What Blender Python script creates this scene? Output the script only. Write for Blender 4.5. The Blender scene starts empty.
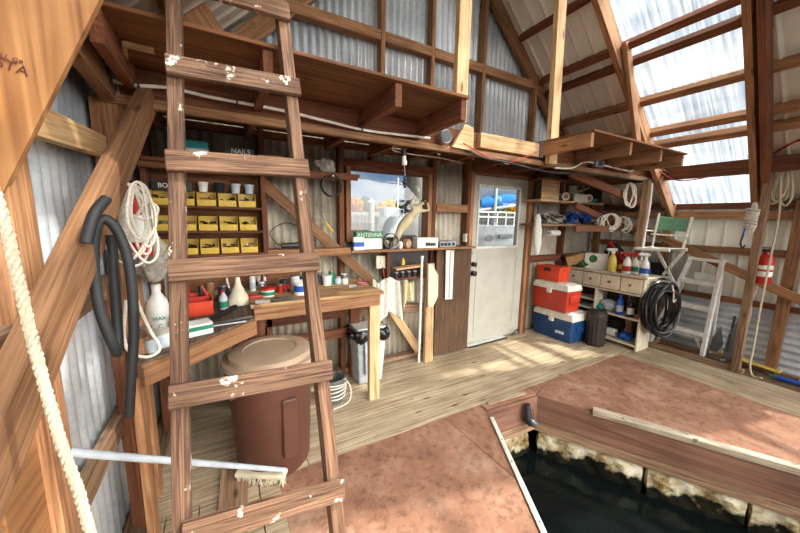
import bpy, math, random
from mathutils import Vector, Matrix, Quaternion
random.seed(7)
SC = bpy.context.scene
COL = SC.collection
V = Vector
PI = math.pi
# ------------------------------------------------------------------ camera
F_PX, YAW, PITCH, ROLL, EYE = 316.82, 0.5104597, 0.1498757, 0.01677, 1.5
FW = V((math.sin(YAW)*math.cos(PITCH), math.cos(YAW)*math.cos(PITCH), -math.sin(PITCH)))
R0 = V((math.cos(YAW), -math.sin(YAW), 0)); U0 = R0.cross(FW)
RT = R0*math.cos(ROLL)+U0*math.sin(ROLL); UP = RT.cross(FW)
CAM = V((0, 0, EYE))
def ray(x, y): return RT*((x-400)/F_PX)-UP*((y-266.5)/F_PX)+FW
def on(x, y, a, v):
    d = ray(x, y); return CAM+d*((v-CAM[a])/d[a])
def PX(x, y, v): return on(x, y, 0, v)      # point seen at a pixel on the plane X=v
def PY(x, y, v): return on(x, y, 1, v)
def PZ(x, y, v=0.0): return on(x, y, 2, v)
cd = bpy.data.cameras.new('camera'); cam = bpy.data.objects.new('camera', cd); COL.objects.link(cam)
cd.sensor_width = 36; cd.lens = F_PX/800*36; cd.clip_start = .02; cd.clip_end = 600
m = Matrix((RT, UP, -FW)).transposed().to_4x4(); m.translation = CAM; cam.matrix_world = m
SC.camera = cam
SC.view_settings.view_transform = 'Standard'
try: SC.view_settings.look = 'None'
except Exception: pass
SC.view_settings.gamma = 1; SC.view_settings.use_curve_mapping = False
SC.view_settings.exposure = 0.3
# ------------------------------------------------------------------ materials
def lin(c):
    r = []
    for v in c[:3]:
        v = v/255; r.append(v/12.92 if v <= .04045 else ((v+.055)/1.055)**2.4)
    return (*r, 1)
def newmat(name):
    mt = bpy.data.materials.new(name); mt.use_nodes = True
    nt = mt.node_tree; b = nt.nodes['Principled BSDF']
    return mt, nt, b
def N(nt, t, **k):
    n = nt.nodes.new(t)
    for a, v in k.items(): setattr(n, a, v)
    return n
def ramp(nt, src, stops):
    r = N(nt, 'ShaderNodeValToRGB'); el = r.color_ramp.elements
    while len(el) < len(stops): el.new(.5)
    for e, (p, c) in zip(el, stops): e.position = p; e.color = c
    nt.links.new(src, r.inputs[0]); return r
def plain(name, c, rough=.5, metal=0, var=.08, scale=14, spec=None, coat=0):
    mt, nt, b = newmat(name); L = nt.links.new
    c = lin(c)
    tc = N(nt, 'ShaderNodeTexCoord'); no = N(nt, 'ShaderNodeTexNoise'); no.inputs['Scale'].default_value = scale
    no.inputs['Detail'].default_value = 5
    L(tc.outputs['Object'], no.inputs['Vector'])
    d = tuple(v*(1-var*2.2) for v in c[:3])+(1,); l = tuple(min(1, v*(1+var)) for v in c[:3])+(1,)
    r = ramp(nt, no.outputs['Fac'], [(.3, d), (.62, l)])
    L(r.outputs[0], b.inputs['Base Color']); b.inputs['Roughness'].default_value = rough; b.inputs['Metallic'].default_value = metal
    if coat: b.inputs['Coat Weight'].default_value = coat
    return mt
def wood(name, c1, c2, axis=0, gscale=16, rough=.8, spots=None, knots=True, bump=.25, ridged=0, vary=.25):
    """grain stretched along one object axis"""
    mt, nt, b = newmat(name); L = nt.links.new
    c1, c2 = lin(c1), lin(c2)
    tc = N(nt, 'ShaderNodeTexCoord'); oi = N(nt, 'ShaderNodeObjectInfo')
    ad = N(nt, 'ShaderNodeVectorMath', operation='MULTIPLY_ADD'); L(oi.outputs['Random'], ad.inputs[0])
    ad.inputs[1].default_value = (17, 31, 23); L(tc.outputs['Object'], ad.inputs[2])
    mp = N(nt, 'ShaderNodeMapping'); s = [gscale*3.4]*3; s[axis] = gscale*.13; mp.inputs['Scale'].default_value = s
    L(ad.outputs[0], mp.inputs['Vector'])
    n1 = N(nt, 'ShaderNodeTexNoise'); n1.inputs['Scale'].default_value = 1; n1.inputs['Detail'].default_value = 6; n1.inputs['Distortion'].default_value = 1.6
    L(mp.outputs[0], n1.inputs['Vector'])
    n2 = N(nt, 'ShaderNodeTexNoise'); n2.inputs['Scale'].default_value = 3.2; n2.inputs['Detail'].default_value = 4
    L(ad.outputs[0], n2.inputs['Vector'])
    dk = tuple(v*.55 for v in c2[:3])+(1,)
    r = ramp(nt, n1.outputs['Fac'], [(.26, dk), (.38, c2), (.66, c1)])
    mx = N(nt, 'ShaderNodeMix', data_type='RGBA', blend_type='MULTIPLY'); mx.inputs[0].default_value = .55
    r2 = ramp(nt, n2.outputs['Fac'], [(.3, (.5, .45, .42, 1)), (.6, (1, 1, 1, 1))])
    L(r.outputs[0], mx.inputs[6]); L(r2.outputs[0], mx.inputs[7])
    hs = N(nt, 'ShaderNodeHueSaturation')
    ma = N(nt, 'ShaderNodeMapRange'); ma.inputs[3].default_value = 1-vary; ma.inputs[4].default_value = 1+vary
    L(oi.outputs['Random'], ma.inputs[0]); L(ma.outputs[0], hs.inputs['Value']); L(mx.outputs[2], hs.inputs['Color'])
    out = hs.outputs[0]
    if knots:
        mk = N(nt, 'ShaderNodeMapping'); s = [9]*3; s[axis] = 3.2; mk.inputs['Scale'].default_value = s; L(ad.outputs[0], mk.inputs['Vector'])
        vo = N(nt, 'ShaderNodeTexVoronoi'); vo.inputs['Scale'].default_value = 1; L(mk.outputs[0], vo.inputs['Vector'])
        rk = ramp(nt, vo.outputs['Distance'], [(.07, (.16, .08, .04, 1)), (.15, (1, 1, 1, 1))])
        mz = N(nt, 'ShaderNodeMix', data_type='RGBA', blend_type='MULTIPLY'); mz.inputs[0].default_value = .75
        L(out, mz.inputs[6]); L(rk.outputs[0], mz.inputs[7]); out = mz.outputs[2]
    if spots:
        n3 = N(nt, 'ShaderNodeTexNoise'); n3.inputs['Scale'].default_value = spots[1]; n3.inputs['Detail'].default_value = 8; n3.inputs['Roughness'].default_value = .65
        L(ad.outputs[0], n3.inputs['Vector'])
        rs = ramp(nt, n3.outputs['Fac'], [(spots[2], (0, 0, 0, 1)), (spots[2]+.03, (1, 1, 1, 1))])
        mz = N(nt, 'ShaderNodeMix', data_type='RGBA'); L(rs.outputs[0], mz.inputs[0]); L(out, mz.inputs[6]); mz.inputs[7].default_value = lin(spots[0]); out = mz.outputs[2]
    L(out, b.inputs['Base Color']); b.inputs['Roughness'].default_value = rough
    bp = N(nt, 'ShaderNodeBump'); bp.inputs['Strength'].default_value = bump; bp.inputs['Distance'].default_value = .004
    L(n1.outputs['Fac'], bp.inputs['Height']); L(bp.outputs[0], b.inputs['Normal'])
    return mt
M = {}
for ax, nm in ((0, 'x'), (1, 'y'), (2, 'z')):
    M['fir_'+nm] = wood('fir_'+nm, (178, 132, 92), (134, 92, 60), ax)
    M['red_'+nm] = wood('redwood_'+nm, (134, 80, 48), (92, 52, 30), ax)
    M['pale_'+nm] = wood('pale_pine_'+nm, (226, 196, 152), (190, 148, 100), ax)
    M['grey_'+nm] = wood('weathered_wood_'+nm, (176, 146, 116), (124, 92, 68), ax)
    M['plank_'+nm] = wood('plank_'+nm, (206, 188, 158), (158, 138, 110), ax, gscale=12, vary=.12, spots=((96, 80, 62), 6, .68))
M['ladder'] = wood('paint_spotted_ladder_wood', (140, 106, 80), (84, 56, 40), 0, gscale=24, bump=1, spots=((204, 194, 182), 13, .62), vary=.2)
M['ply_dark'] = wood('dark_plywood', (136, 88, 48), (98, 60, 30), 0, gscale=5, knots=True, vary=.05)
M['ply_stamp'] = wood('orange_plywood', (182, 132, 82), (144, 96, 54), 2, gscale=6, knots=True, vary=.02)
M['bench_top'] = wood('bench_top', (214, 176, 124), (160, 118, 76), 0, gscale=9, spots=((108, 84, 66), 5, .6))
M['bench_dark'] = wood('stained_bench_top', (130, 108, 88), (88, 70, 56), 1, gscale=7, knots=False)
M['brown_panel'] = wood('brown_panelling', (112, 84, 58), (82, 58, 38), 2, gscale=30, knots=False, vary=0)
def ply_deck():
    mt, nt, b = newmat('red_painted_plywood'); L = nt.links.new
    tc = N(nt, 'ShaderNodeTexCoord')
    n = N(nt, 'ShaderNodeTexNoise'); n.inputs['Scale'].default_value = 3; n.inputs['Detail'].default_value = 9; n.inputs['Roughness'].default_value = .7; L(tc.outputs['Object'], n.inputs['Vector'])
    n2 = N(nt, 'ShaderNodeTexNoise'); n2.inputs['Scale'].default_value = 26; n2.inputs['Detail'].default_value = 6; L(tc.outputs['Object'], n2.inputs['Vector'])
    r = ramp(nt, n.outputs['Fac'], [(.3, lin((126, 88, 68))), (.5, lin((158, 114, 90))), (.7, lin((188, 152, 128)))])
    r2 = ramp(nt, n2.outputs['Fac'], [(.34, (.5, .45, .42, 1)), (.5, (1, 1, 1, 1))])
    mx = N(nt, 'ShaderNodeMix', data_type='RGBA', blend_type='MULTIPLY'); mx.inputs[0].default_value = .6
    L(r.outputs[0], mx.inputs[6]); L(r2.outputs[0], mx.inputs[7])
    n3 = N(nt, 'ShaderNodeTexVoronoi'); n3.inputs['Scale'].default_value = 5; L(tc.outputs['Object'], n3.inputs['Vector'])
    r3 = ramp(nt, n3.outputs['Distance'], [(.03, (.1, .08, .07, 1)), (.055, (1, 1, 1, 1))])
    m2 = N(nt, 'ShaderNodeMix', data_type='RGBA', blend_type='MULTIPLY'); m2.inputs[0].default_value = .7
    L(mx.outputs[2], m2.inputs[6]); L(r3.outputs[0], m2.inputs[7])
    L(m2.outputs[2], b.inputs['Base Color']); b.inputs['Roughness'].default_value = .75
    bp = N(nt, 'ShaderNodeBump'); bp.inputs['Strength'].default_value = .2; bp.inputs['Distance'].default_value = .004
    L(n2.outputs['Fac'], bp.inputs['Height']); L(bp.outputs[0], b.inputs['Normal'])
    return mt
M['deck'] = ply_deck()
def galv(name, c1, c2, rough=.45, metal=.55, rust=None):
    mt, nt, b = newmat(name); L = nt.links.new
    tc = N(nt, 'ShaderNodeTexCoord')
    vo = N(nt, 'ShaderNodeTexVoronoi'); vo.inputs['Scale'].default_value = 60; L(tc.outputs['Object'], vo.inputs['Vector'])
    n = N(nt, 'ShaderNodeTexNoise'); n.inputs['Scale'].default_value = 2.4; n.inputs['Detail'].default_value = 7; L(tc.outputs['Object'], n.inputs['Vector'])
    mm = N(nt, 'ShaderNodeMix', data_type='FLOAT'); mm.inputs[0].default_value = .1
    L(n.outputs['Fac'], mm.inputs[2]); L(vo.outputs['Color'], mm.inputs[3])
    st = [(.34, lin(c2)), (.6, lin(c1))]
    if rust: st = [(.24, lin(rust))]+st
    r = ramp(nt, mm.outputs[0], st); L(r.outputs[0], b.inputs['Base Color'])
    b.inputs['Roughness'].default_value = rough; b.inputs['Metallic'].default_value = metal
    return mt
M['galv'] = galv('galvanised_iron', (222, 228, 232), (176, 184, 192), .4, .25)
M['galv_old'] = galv('old_painted_iron', (202, 194, 176), (150, 138, 118), .7, .1, (104, 76, 52))
M['white_panel'] = galv('white_ribbed_steel', (244, 242, 230), (228, 225, 210), .55, .0)
def translucent():
    mt, nt, b = newmat('clear_corrugated_plastic'); L = nt.links.new
    nt.nodes.remove(b); out = nt.nodes['Material Output']
    tc = N(nt, 'ShaderNodeTexCoord'); mp = N(nt, 'ShaderNodeMapping'); mp.inputs['Scale'].default_value = (1.5, 55, 1.5); L(tc.outputs['Object'], mp.inputs['Vector'])
    n = N(nt, 'ShaderNodeTexNoise'); n.inputs['Scale'].default_value = 1.2; n.inputs['Detail'].default_value = 7; L(mp.outputs[0], n.inputs['Vector'])
    n2 = N(nt, 'ShaderNodeTexNoise'); n2.inputs['Scale'].default_value = 2; n2.inputs['Detail'].default_value = 5; L(tc.outputs['Object'], n2.inputs['Vector'])
    ad = N(nt, 'ShaderNodeMath', operation='ADD'); L(n.outputs['Fac'], ad.inputs[0]); L(n2.outputs['Fac'], ad.inputs[1])
    r = ramp(nt, ad.outputs[0], [(.0, (.12, .12, .12, 1)), (.85, (.25, .25, .25, 1)), (1.0, (.62, .62, .62, 1))])
    mr = N(nt, 'ShaderNodeMapRange'); mr.inputs[1].default_value = .75; mr.inputs[2].default_value = 1.25; mr.inputs[3].default_value = .06; mr.inputs[4].default_value = .34
    L(ad.outputs[0], mr.inputs[0])
    tr = N(nt, 'ShaderNodeBsdfTransparent'); tr.inputs[0].default_value = (.93, .96, .97, 1)
    tl = N(nt, 'ShaderNodeBsdfTranslucent'); tl.inputs[0].default_value = (.9, .93, .93, 1)
    mx = N(nt, 'ShaderNodeMixShader'); L(mr.outputs[0], mx.inputs[0]); L(tr.outputs[0], mx.inputs[1]); L(tl.outputs[0], mx.inputs[2])
    gl = N(nt, 'ShaderNodeBsdfGlossy'); gl.inputs['Roughness'].default_value = .2; gl.inputs['Color'].default_value = (.8, .8, .8, 1)
    m3 = N(nt, 'ShaderNodeMixShader'); m3.inputs[0].default_value = .05; L(mx.outputs[0], m3.inputs[1]); L(gl.outputs[0], m3.inputs[2])
    L(m3.outputs[0], out.inputs[0]); return mt
M['clear'] = translucent()
def glass():
    mt, nt, b = newmat('window_glass'); L = nt.links.new
    nt.nodes.remove(b); out = nt.nodes['Material Output']
    tr = N(nt, 'ShaderNodeBsdfTransparent'); tr.inputs[0].default_value = (.96, .98, .98, 1)
    gl = N(nt, 'ShaderNodeBsdfGlossy'); gl.inputs['Roughness'].default_value = .02
    mx = N(nt, 'ShaderNodeMixShader'); mx.inputs[0].default_value = .04; L(tr.outputs[0], mx.inputs[1]); L(gl.outputs[0], mx.inputs[2]); L(mx.outputs[0], out.inputs[0])
    return mt
M['glass'] = glass()
def water():
    mt, nt, b = newmat('harbour_water'); L = nt.links.new
    b.inputs['Base Color'].default_value = (.005, .008, .008, 1); b.inputs['Roughness'].default_value = .06; b.inputs['IOR'].default_value = 1.33; b.inputs['Specular IOR Level'].default_value = .3
    tc = N(nt, 'ShaderNodeTexCoord'); n = N(nt, 'ShaderNodeTexNoise'); n.inputs['Scale'].default_value = 3; n.inputs['Detail'].default_value = 6; L(tc.outputs['Object'], n.inputs['Vector'])
    bp = N(nt, 'ShaderNodeBump'); bp.inputs['Strength'].default_value = .2; bp.inputs['Distance'].default_value = .05; L(n.outputs['Fac'], bp.inputs['Height']); L(bp.outputs[0], b.inputs['Normal'])
    return mt
M['water'] = water()
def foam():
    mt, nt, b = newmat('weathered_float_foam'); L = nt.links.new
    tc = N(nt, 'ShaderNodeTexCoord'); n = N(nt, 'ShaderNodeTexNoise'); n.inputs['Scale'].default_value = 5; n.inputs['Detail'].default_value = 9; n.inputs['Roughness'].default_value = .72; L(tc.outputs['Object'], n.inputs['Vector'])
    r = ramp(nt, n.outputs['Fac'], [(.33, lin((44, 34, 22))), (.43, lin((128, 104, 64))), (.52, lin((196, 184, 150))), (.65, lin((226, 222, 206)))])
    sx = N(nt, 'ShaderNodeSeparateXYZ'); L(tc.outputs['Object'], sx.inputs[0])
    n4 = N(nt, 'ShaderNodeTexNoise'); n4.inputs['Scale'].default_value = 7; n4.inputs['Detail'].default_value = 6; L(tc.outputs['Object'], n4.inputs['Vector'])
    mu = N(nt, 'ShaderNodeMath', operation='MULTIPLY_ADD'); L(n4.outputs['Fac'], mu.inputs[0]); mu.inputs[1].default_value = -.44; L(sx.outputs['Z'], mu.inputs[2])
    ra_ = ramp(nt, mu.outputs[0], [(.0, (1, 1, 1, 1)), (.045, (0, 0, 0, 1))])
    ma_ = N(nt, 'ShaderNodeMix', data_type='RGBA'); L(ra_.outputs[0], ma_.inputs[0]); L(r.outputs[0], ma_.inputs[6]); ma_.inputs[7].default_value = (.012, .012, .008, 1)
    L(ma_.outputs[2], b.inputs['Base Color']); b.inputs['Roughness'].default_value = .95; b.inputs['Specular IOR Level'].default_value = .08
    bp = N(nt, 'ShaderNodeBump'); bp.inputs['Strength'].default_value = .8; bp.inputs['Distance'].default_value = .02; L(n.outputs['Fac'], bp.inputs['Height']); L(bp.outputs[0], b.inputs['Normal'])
    return mt
M['foam'] = foam()
def fabric(name, c, scale=60):
    mt, nt, b = newmat(name); L = nt.links.new
    tc = N(nt, 'ShaderNodeTexCoord'); n = N(nt, 'ShaderNodeTexNoise'); n.inputs['Scale'].default_value = scale; L(tc.outputs['Object'], n.inputs['Vector'])
    c = lin(c); r = ramp(nt, n.outputs['Fac'], [(.3, tuple(v*.7 for v in c[:3])+(1,)), (.7, c)])
    L(r.outputs[0], b.inputs['Base Color']); b.inputs['Roughness'].default_value = .95
    bp = N(nt, 'ShaderNodeBump'); bp.inputs['Strength'].default_value = .3; bp.inputs['Distance'].default_value = .003; L(n.outputs['Fac'], bp.inputs['Height']); L(bp.outputs[0], b.inputs['Normal'])
    return mt
M['rope'] = fabric('white_rope', (226, 218, 204), 160)
M['rope_tan'] = fabric('tan_rope', (206, 194, 168), 160)
M['cloth'] = fabric('white_cloth', (228, 228, 216))
M['cloth_y'] = fabric('cream_cloth', (226, 216, 176))
M['canvas'] = fabric('grey_canvas', (176, 170, 158))
M['green_canvas'] = fabric('green_canvas', (122, 176, 146))
M['seat_canvas'] = fabric('white_canvas', (216, 220, 212))
M['blue_tarp'] = fabric('blue_tarp', (24, 104, 178), 8)
M['white'] = plain('white_plastic', (232, 232, 226), .45)
M['white_paint'] = plain('white_paint', (226, 224, 212), .6)
M['cream'] = plain('cream_paint', (220, 210, 184), .6)
M['door_paint'] = plain('grey_door_paint', (188, 186, 174), .55, var=.05, scale=5)
M['black'] = plain('black_plastic', (26, 26, 28), .45)
M['rubber'] = plain('black_rubber', (36, 38, 40), .6)
M['hose_blk'] = plain('black_garden_hose', (24, 25, 27), .28)
M['dark_brown'] = plain('dark_brown_plastic', (44, 34, 30), .5)
M['can_brown'] = plain('brown_plastic', (92, 56, 44), .5, scale=4)
M['can_lid'] = plain('tan_brown_lid', (170, 146, 122), .6, scale=5)
M['bin_grey'] = plain('pale_grey_plastic', (188, 198, 206), .45)
M['bag_black'] = plain('black_bin_liner', (20, 20, 22), .22)
M['yellow'] = plain('yellow_plastic', (214, 178, 62), .45)
M['red'] = plain('red_plastic', (176, 34, 26), .4)
M['orange_red'] = plain('orange_red_plastic', (214, 66, 30), .45)
M['cooler_red'] = plain('cooler_red', (186, 56, 32), .4, scale=4)
M['cooler_blue'] = plain('cooler_blue', (24, 68, 116), .4, scale=4)
M['cooler_lid'] = plain('cooler_lid', (226, 220, 206), .5)
M['alu'] = plain('aluminium', (240, 240, 234), .4, .0)
M['steel'] = plain('steel', (150, 152, 154), .4, .8)
M['dark_metal'] = plain('dark_metal', (72, 74, 76), .5, .6)
M['anchor'] = plain('grey_anchor_steel', (112, 116, 118), .55, .5)
M['chrome'] = plain('chrome', (210, 210, 210), .15, 1)
M['brass'] = plain('knob_metal', (120, 98, 66), .35, .8)
M['green'] = plain('green_print', (28, 128, 92), .5)
M['teal'] = plain('teal_plastic', (30, 150, 158), .5)
M['blue'] = plain('blue_plastic', (30, 84, 176), .5)
M['card'] = plain('cardboard', (178, 134, 88), .9)
M['paper'] = plain('paper', (232, 228, 214), .8)
M['skin_cream'] = plain('cream_figure_paint', (214, 198, 160), .6)
M['fluid'] = plain('yellow_fluid', (222, 196, 96), .2)
M['darkfab'] = fabric('black_fabric', (34, 34, 38))
M['red_fab'] = fabric('red_fabric', (160, 34, 34))
M['pile'] = wood('weathered_piling', (150, 146, 138), (112, 108, 100), 2, gscale=6)
M['leaf'] = plain('green_leaves', (70, 116, 52), .7, var=.3)
M['ink'] = plain('stamp_ink', (92, 40, 34), .8)
M['dirt'] = plain('dark_brown_floor', (108, 84, 62), .9, var=.2)
M['autumn'] = plain('autumn_foliage', (150, 112, 14), .9, var=.35, scale=1.2)
M['ever'] = plain('evergreen_foliage', (50, 66, 54), .9, var=.3, scale=1)
M['rust_leaf'] = plain('orange_foliage', (142, 78, 16), .9, var=.3, scale=1)
M['concrete'] = plain('pale_concrete', (104, 104, 100), .9, scale=2)
M['hull'] = plain('white_hull', (150, 154, 158), .35)
for k_ in ('autumn', 'ever', 'rust_leaf', 'concrete'): M[k_].node_tree.nodes['Principled BSDF'].inputs['Specular IOR Level'].default_value = 0
# ------------------------------------------------------------------ object helpers
def T(name, label, cat, loc, group=None, rz=0):
    o = bpy.data.objects.new(name, None); COL.objects.link(o); o.empty_display_size = .05
    o.matrix_world = Matrix.Translation(V(loc)) @ Matrix.Rotation(rz, 4, 'Z')
    o['label'] = label; o['category'] = cat
    if group: o['group'] = group
    return o
def tag(o, label, cat, group=None):
    o['label'] = label; o['category'] = cat
    if group: o['group'] = group
    return o
def S(o, label=None):
    o['kind'] = 'structure'
    if label: o['label'] = label
    return o
def SE(name, loc=(0, 0, 0), parent=None):
    o = bpy.data.objects.new(name, None); COL.objects.link(o); o.location = loc; o['kind'] = 'structure'; return o
WM = {}
def wm(o):
    w = o.matrix_basis.copy(); p = o.parent
    while p: w = p.matrix_basis @ w; p = p.parent
    return w
def setp(o, w, parent):
    if parent:
        o.parent = parent; o.matrix_basis = wm(parent).inverted() @ w
    else: o.matrix_basis = w
class MB:
    def __init__(s): s.v = []; s.f = []; s.sm = []
    def add(s, vs, fs, smooth=False):
        n = len(s.v); s.v += [V(p) for p in vs]; s.f += [tuple(i+n for i in f) for f in fs]; s.sm += [smooth]*len(fs); return s
    def box(s, a, b):
        a, b = V(a), V(b); x0, x1 = sorted((a.x, b.x)); y0, y1 = sorted((a.y, b.y)); z0, z1 = sorted((a.z, b.z))
        return s.add([(x0,y0,z0),(x1,y0,z0),(x1,y1,z0),(x0,y1,z0),(x0,y0,z1),(x1,y0,z1),(x1,y1,z1),(x0,y1,z1)],
                     [(0,3,2,1),(4,5,6,7),(0,1,5,4),(1,2,6,5),(2,3,7,6),(3,0,4,7)])
    def obox(s, c, ax, ay, az):
        c, ax, ay, az = V(c), V(ax), V(ay), V(az)
        vs = [c+ax*i+ay*j+az*k for k in (-1, 1) for i, j in ((-1,-1),(1,-1),(1,1),(-1,1))]
        return s.add(vs, [(0,3,2,1),(4,5,6,7),(0,1,5,4),(1,2,6,5),(2,3,7,6),(3,0,4,7)])
    def bar(s, p, q, w, h, up=(0, 0, 1)):
        p, q = V(p), V(q); d = (q-p); u = V(up); u = u-d.normalized()*u.dot(d.normalized())
        if u.length < 1e-4: u = V((1, 0, 0))
        u.normalize(); r = d.normalized().cross(u)
        return s.obox((p+q)/2, d/2, r*w/2, u*h/2)
    def tube(s, pts, r, n=8, cap=True):
        pts = [V(p) for p in pts]; k = len(pts); t0 = (pts[1]-pts[0]).normalized()
        a = t0.orthogonal().normalized(); vs = []; prev = t0
        for i, p in enumerate(pts):
            t = (pts[min(i+1, k-1)]-pts[max(i-1, 0)]).normalized() if k > 2 else t0
            if t.length < .5: t = prev
            q = prev.rotation_difference(t); a = (q @ a); a = (a-t*a.dot(t)).normalized(); prev = t; b = t.cross(a)
            rr = r[i] if isinstance(r, (list, tuple)) else r
            vs += [p+(a*math.cos(2*PI*j/n)+b*math.sin(2*PI*j/n))*rr for j in range(n)]
        fs = [(i*n+j, i*n+(j+1) % n, (i+1)*n+(j+1) % n, (i+1)*n+j) for i in range(k-1) for j in range(n)]
        s.add(vs, fs, True)
        if cap:
            n0 = len(s.v)-k*n
            s.f += [tuple(range(n0+n-1, n0-1, -1)), tuple(range(n0+(k-1)*n, n0+k*n))]; s.sm += [False]*2
        return s
    def cyl(s, p, q, r, r2=None, n=20): return s.tube([p, q], [r, r if r2 is None else r2], n)
    def lathe(s, c, prof, n=24, sx=1, sy=1, axis=(0, 0, 1)):
        c = V(c); Q = V((0, 0, 1)).rotation_difference(V(axis)); vs = []
        for r, z in prof: vs += [c+Q @ V((math.cos(2*PI*j/n)*r*sx, math.sin(2*PI*j/n)*r*sy, z)) for j in range(n)]
        k = len(prof); fs = [(i*n+j, i*n+(j+1) % n, (i+1)*n+(j+1) % n, (i+1)*n+j) for i in range(k-1) for j in range(n)]
        s.add(vs, fs, True)
        n0 = len(s.v)-k*n
        if prof[0][0] > 1e-4: s.f.append(tuple(range(n0+n-1, n0-1, -1))); s.sm.append(False)
        if prof[-1][0] > 1e-4: s.f.append(tuple(range(n0+(k-1)*n, n0+k*n))); s.sm.append(False)
        return s
    def ball(s, c, r, sx=1, sy=1, sz=1, n=14):
        return s.lathe(c, [(max(1e-5, math.sin(PI*i/8)*r), -math.cos(PI*i/8)*r*sz) for i in range(9)], n, sx, sy)
    def prism(s, pts, d):
        """polygon pts (3D, planar) extruded by vector d"""
        pts = [V(p) for p in pts]; d = V(d); n = len(pts)
        return s.add(pts+[p+d for p in pts], [tuple(range(n-1, -1, -1)), tuple(range(n, 2*n))]+[(i, (i+1) % n, n+(i+1) % n, n+i) for i in range(n)])
    def grid(s, fn, nu, nv, smooth=True):
        vs = [fn(i/nu, j/nv) for i in range(nu+1) for j in range(nv+1)]
        fs = [(i*(nv+1)+j, (i+1)*(nv+1)+j, (i+1)*(nv+1)+j+1, i*(nv+1)+j+1) for i in range(nu) for j in range(nv)]
        return s.add(vs, fs, smooth)
    def build(s, name, mat, parent=None, bevel=0, solid=0, sub=0, frame=None):
        lo = V([min(p[i] for p in s.v) for i in range(3)]); hi = V([max(p[i] for p in s.v) for i in range(3)])
        c = V(((lo.x+hi.x)/2, (lo.y+hi.y)/2, lo.z))
        w = frame if frame is not None else Matrix.Translation(c)
        wi = w.inverted()
        me = bpy.data.meshes.new(name); me.from_pydata([wi @ p for p in s.v], [], s.f); me.update()
        me.polygons.foreach_set('use_smooth', s.sm); me.validate()
        if any(s.sm): me.set_sharp_from_angle(angle=.75)
        if not isinstance(mat, (list, tuple)): mat = [mat]
        for x in mat: me.materials.append(M[x] if isinstance(x, str) else x)
        o = bpy.data.objects.new(name, me); COL.objects.link(o); setp(o, w, parent)
        if bevel:
            b = o.modifiers.new('bevel', 'BEVEL'); b.width = bevel; b.segments = 2; b.limit_method = 'ANGLE'; b.angle_limit = .7
        if solid:
            b = o.modifiers.new('solid', 'SOLIDIFY'); b.thickness = solid; b.offset = 0
        if sub:
            b = o.modifiers.new('sub', 'SUBSURF'); b.levels = b.render_levels = sub
        return o
def lumber(name, p, q, w, h, mat='fir', parent=None, up=(0, 0, 1), bevel=.003):
    """board from p to q (centre line), grain along its own X axis"""
    p, q = V(p), V(q); d = q-p; x = d.normalized(); u = V(up); u = u-x*u.dot(x)
    if u.length < 1e-4: u = V((0, 1, 0)); u = u-x*u.dot(x)
    u.normalize(); y = u.cross(x)
    fr = Matrix((x, y, u)).transposed().to_4x4(); fr.translation = (p+q)/2
    mb = MB(); L_ = d.length/2
    a = fr.to_3x3()
    mb.obox((p+q)/2, x*L_, y*w/2, u*h/2)
    mt = mat+'_x' if mat+'_x' in M else mat
    return mb.build(name, mt, parent, bevel, frame=fr)
def box(name, a, b, mat, parent=None, bevel=0): return MB().box(a, b).build(name, mat, parent, bevel)
def text(name, body, size, loc, xdir, updir, mat, parent, depth=.0008, align='CENTER'):
    cu = bpy.data.curves.new(name, 'FONT'); cu.body = body; cu.size = size; cu.extrude = depth; cu.align_x = align; cu.align_y = 'CENTER'
    t = bpy.data.objects.new(name, cu); COL.objects.link(t)
    dg = bpy.context.evaluated_depsgraph_get(); me = bpy.data.meshes.new_from_object(t.evaluated_get(dg)); bpy.data.objects.remove(t)
    me.materials.clear(); me.materials.append(M[mat])
    o = bpy.data.objects.new(name, me); COL.objects.link(o)
    x = V(xdir).normalized(); u = V(updir); u = (u-x*u.dot(x)).normalized(); z = x.cross(u)
    fr = Matrix((x, u, z)).transposed().to_4x4(); fr.translation = V(loc); setp(o, fr, parent); return o
def copy_tree(o, parent=None):
    c = o.copy(); COL.objects.link(c); c.parent = parent
    for ch in list(o.children): copy_tree(ch, c)
    return c
def bez(pts, n=12):
    """Catmull-Rom through points"""
    P = [V(p) for p in pts]; P = [P[0]*2-P[1]]+P+[P[-1]*2-P[-2]]; o = []
    for i in range(1, len(P)-2):
        for k in range(n):
            t = k/n; a, b, c, d = P[i-1:i+3]
            o.append(.5*((2*b)+(c-a)*t+(2*a-5*b+4*c-d)*t*t+(3*b-a-3*c+d)*t**3))
    o.append(P[-2]); return o
def twist(mb, pts, r, pitch=.05, n=6):
    pts = [V(p) for p in pts]; 
    # resample
    out = []; 
    for i in range(len(pts)-1):
        k = max(1, int((pts[i+1]-pts[i]).length/(pitch/6)))
        out += [pts[i].lerp(pts[i+1], j/k) for j in range(k)]
    s = [0]
    for i in range(1, len(out)): s.append(s[-1]+(out[i]-out[i-1]).length)
    for q in range(3):
        st = []; 
        for i, p in enumerate(out):
            t = (out[min(i+1, len(out)-1)]-out[max(0, i-1)]).normalized(); a = t.cross(V((.3, 1, .1))).normalized(); b = t.cross(a)
            an = 2*PI*(s[i]/pitch+q/3); st.append(p+(a*math.cos(an)+b*math.sin(an))*r*.5)
        mb.tube(st, r*.58, n)
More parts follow.
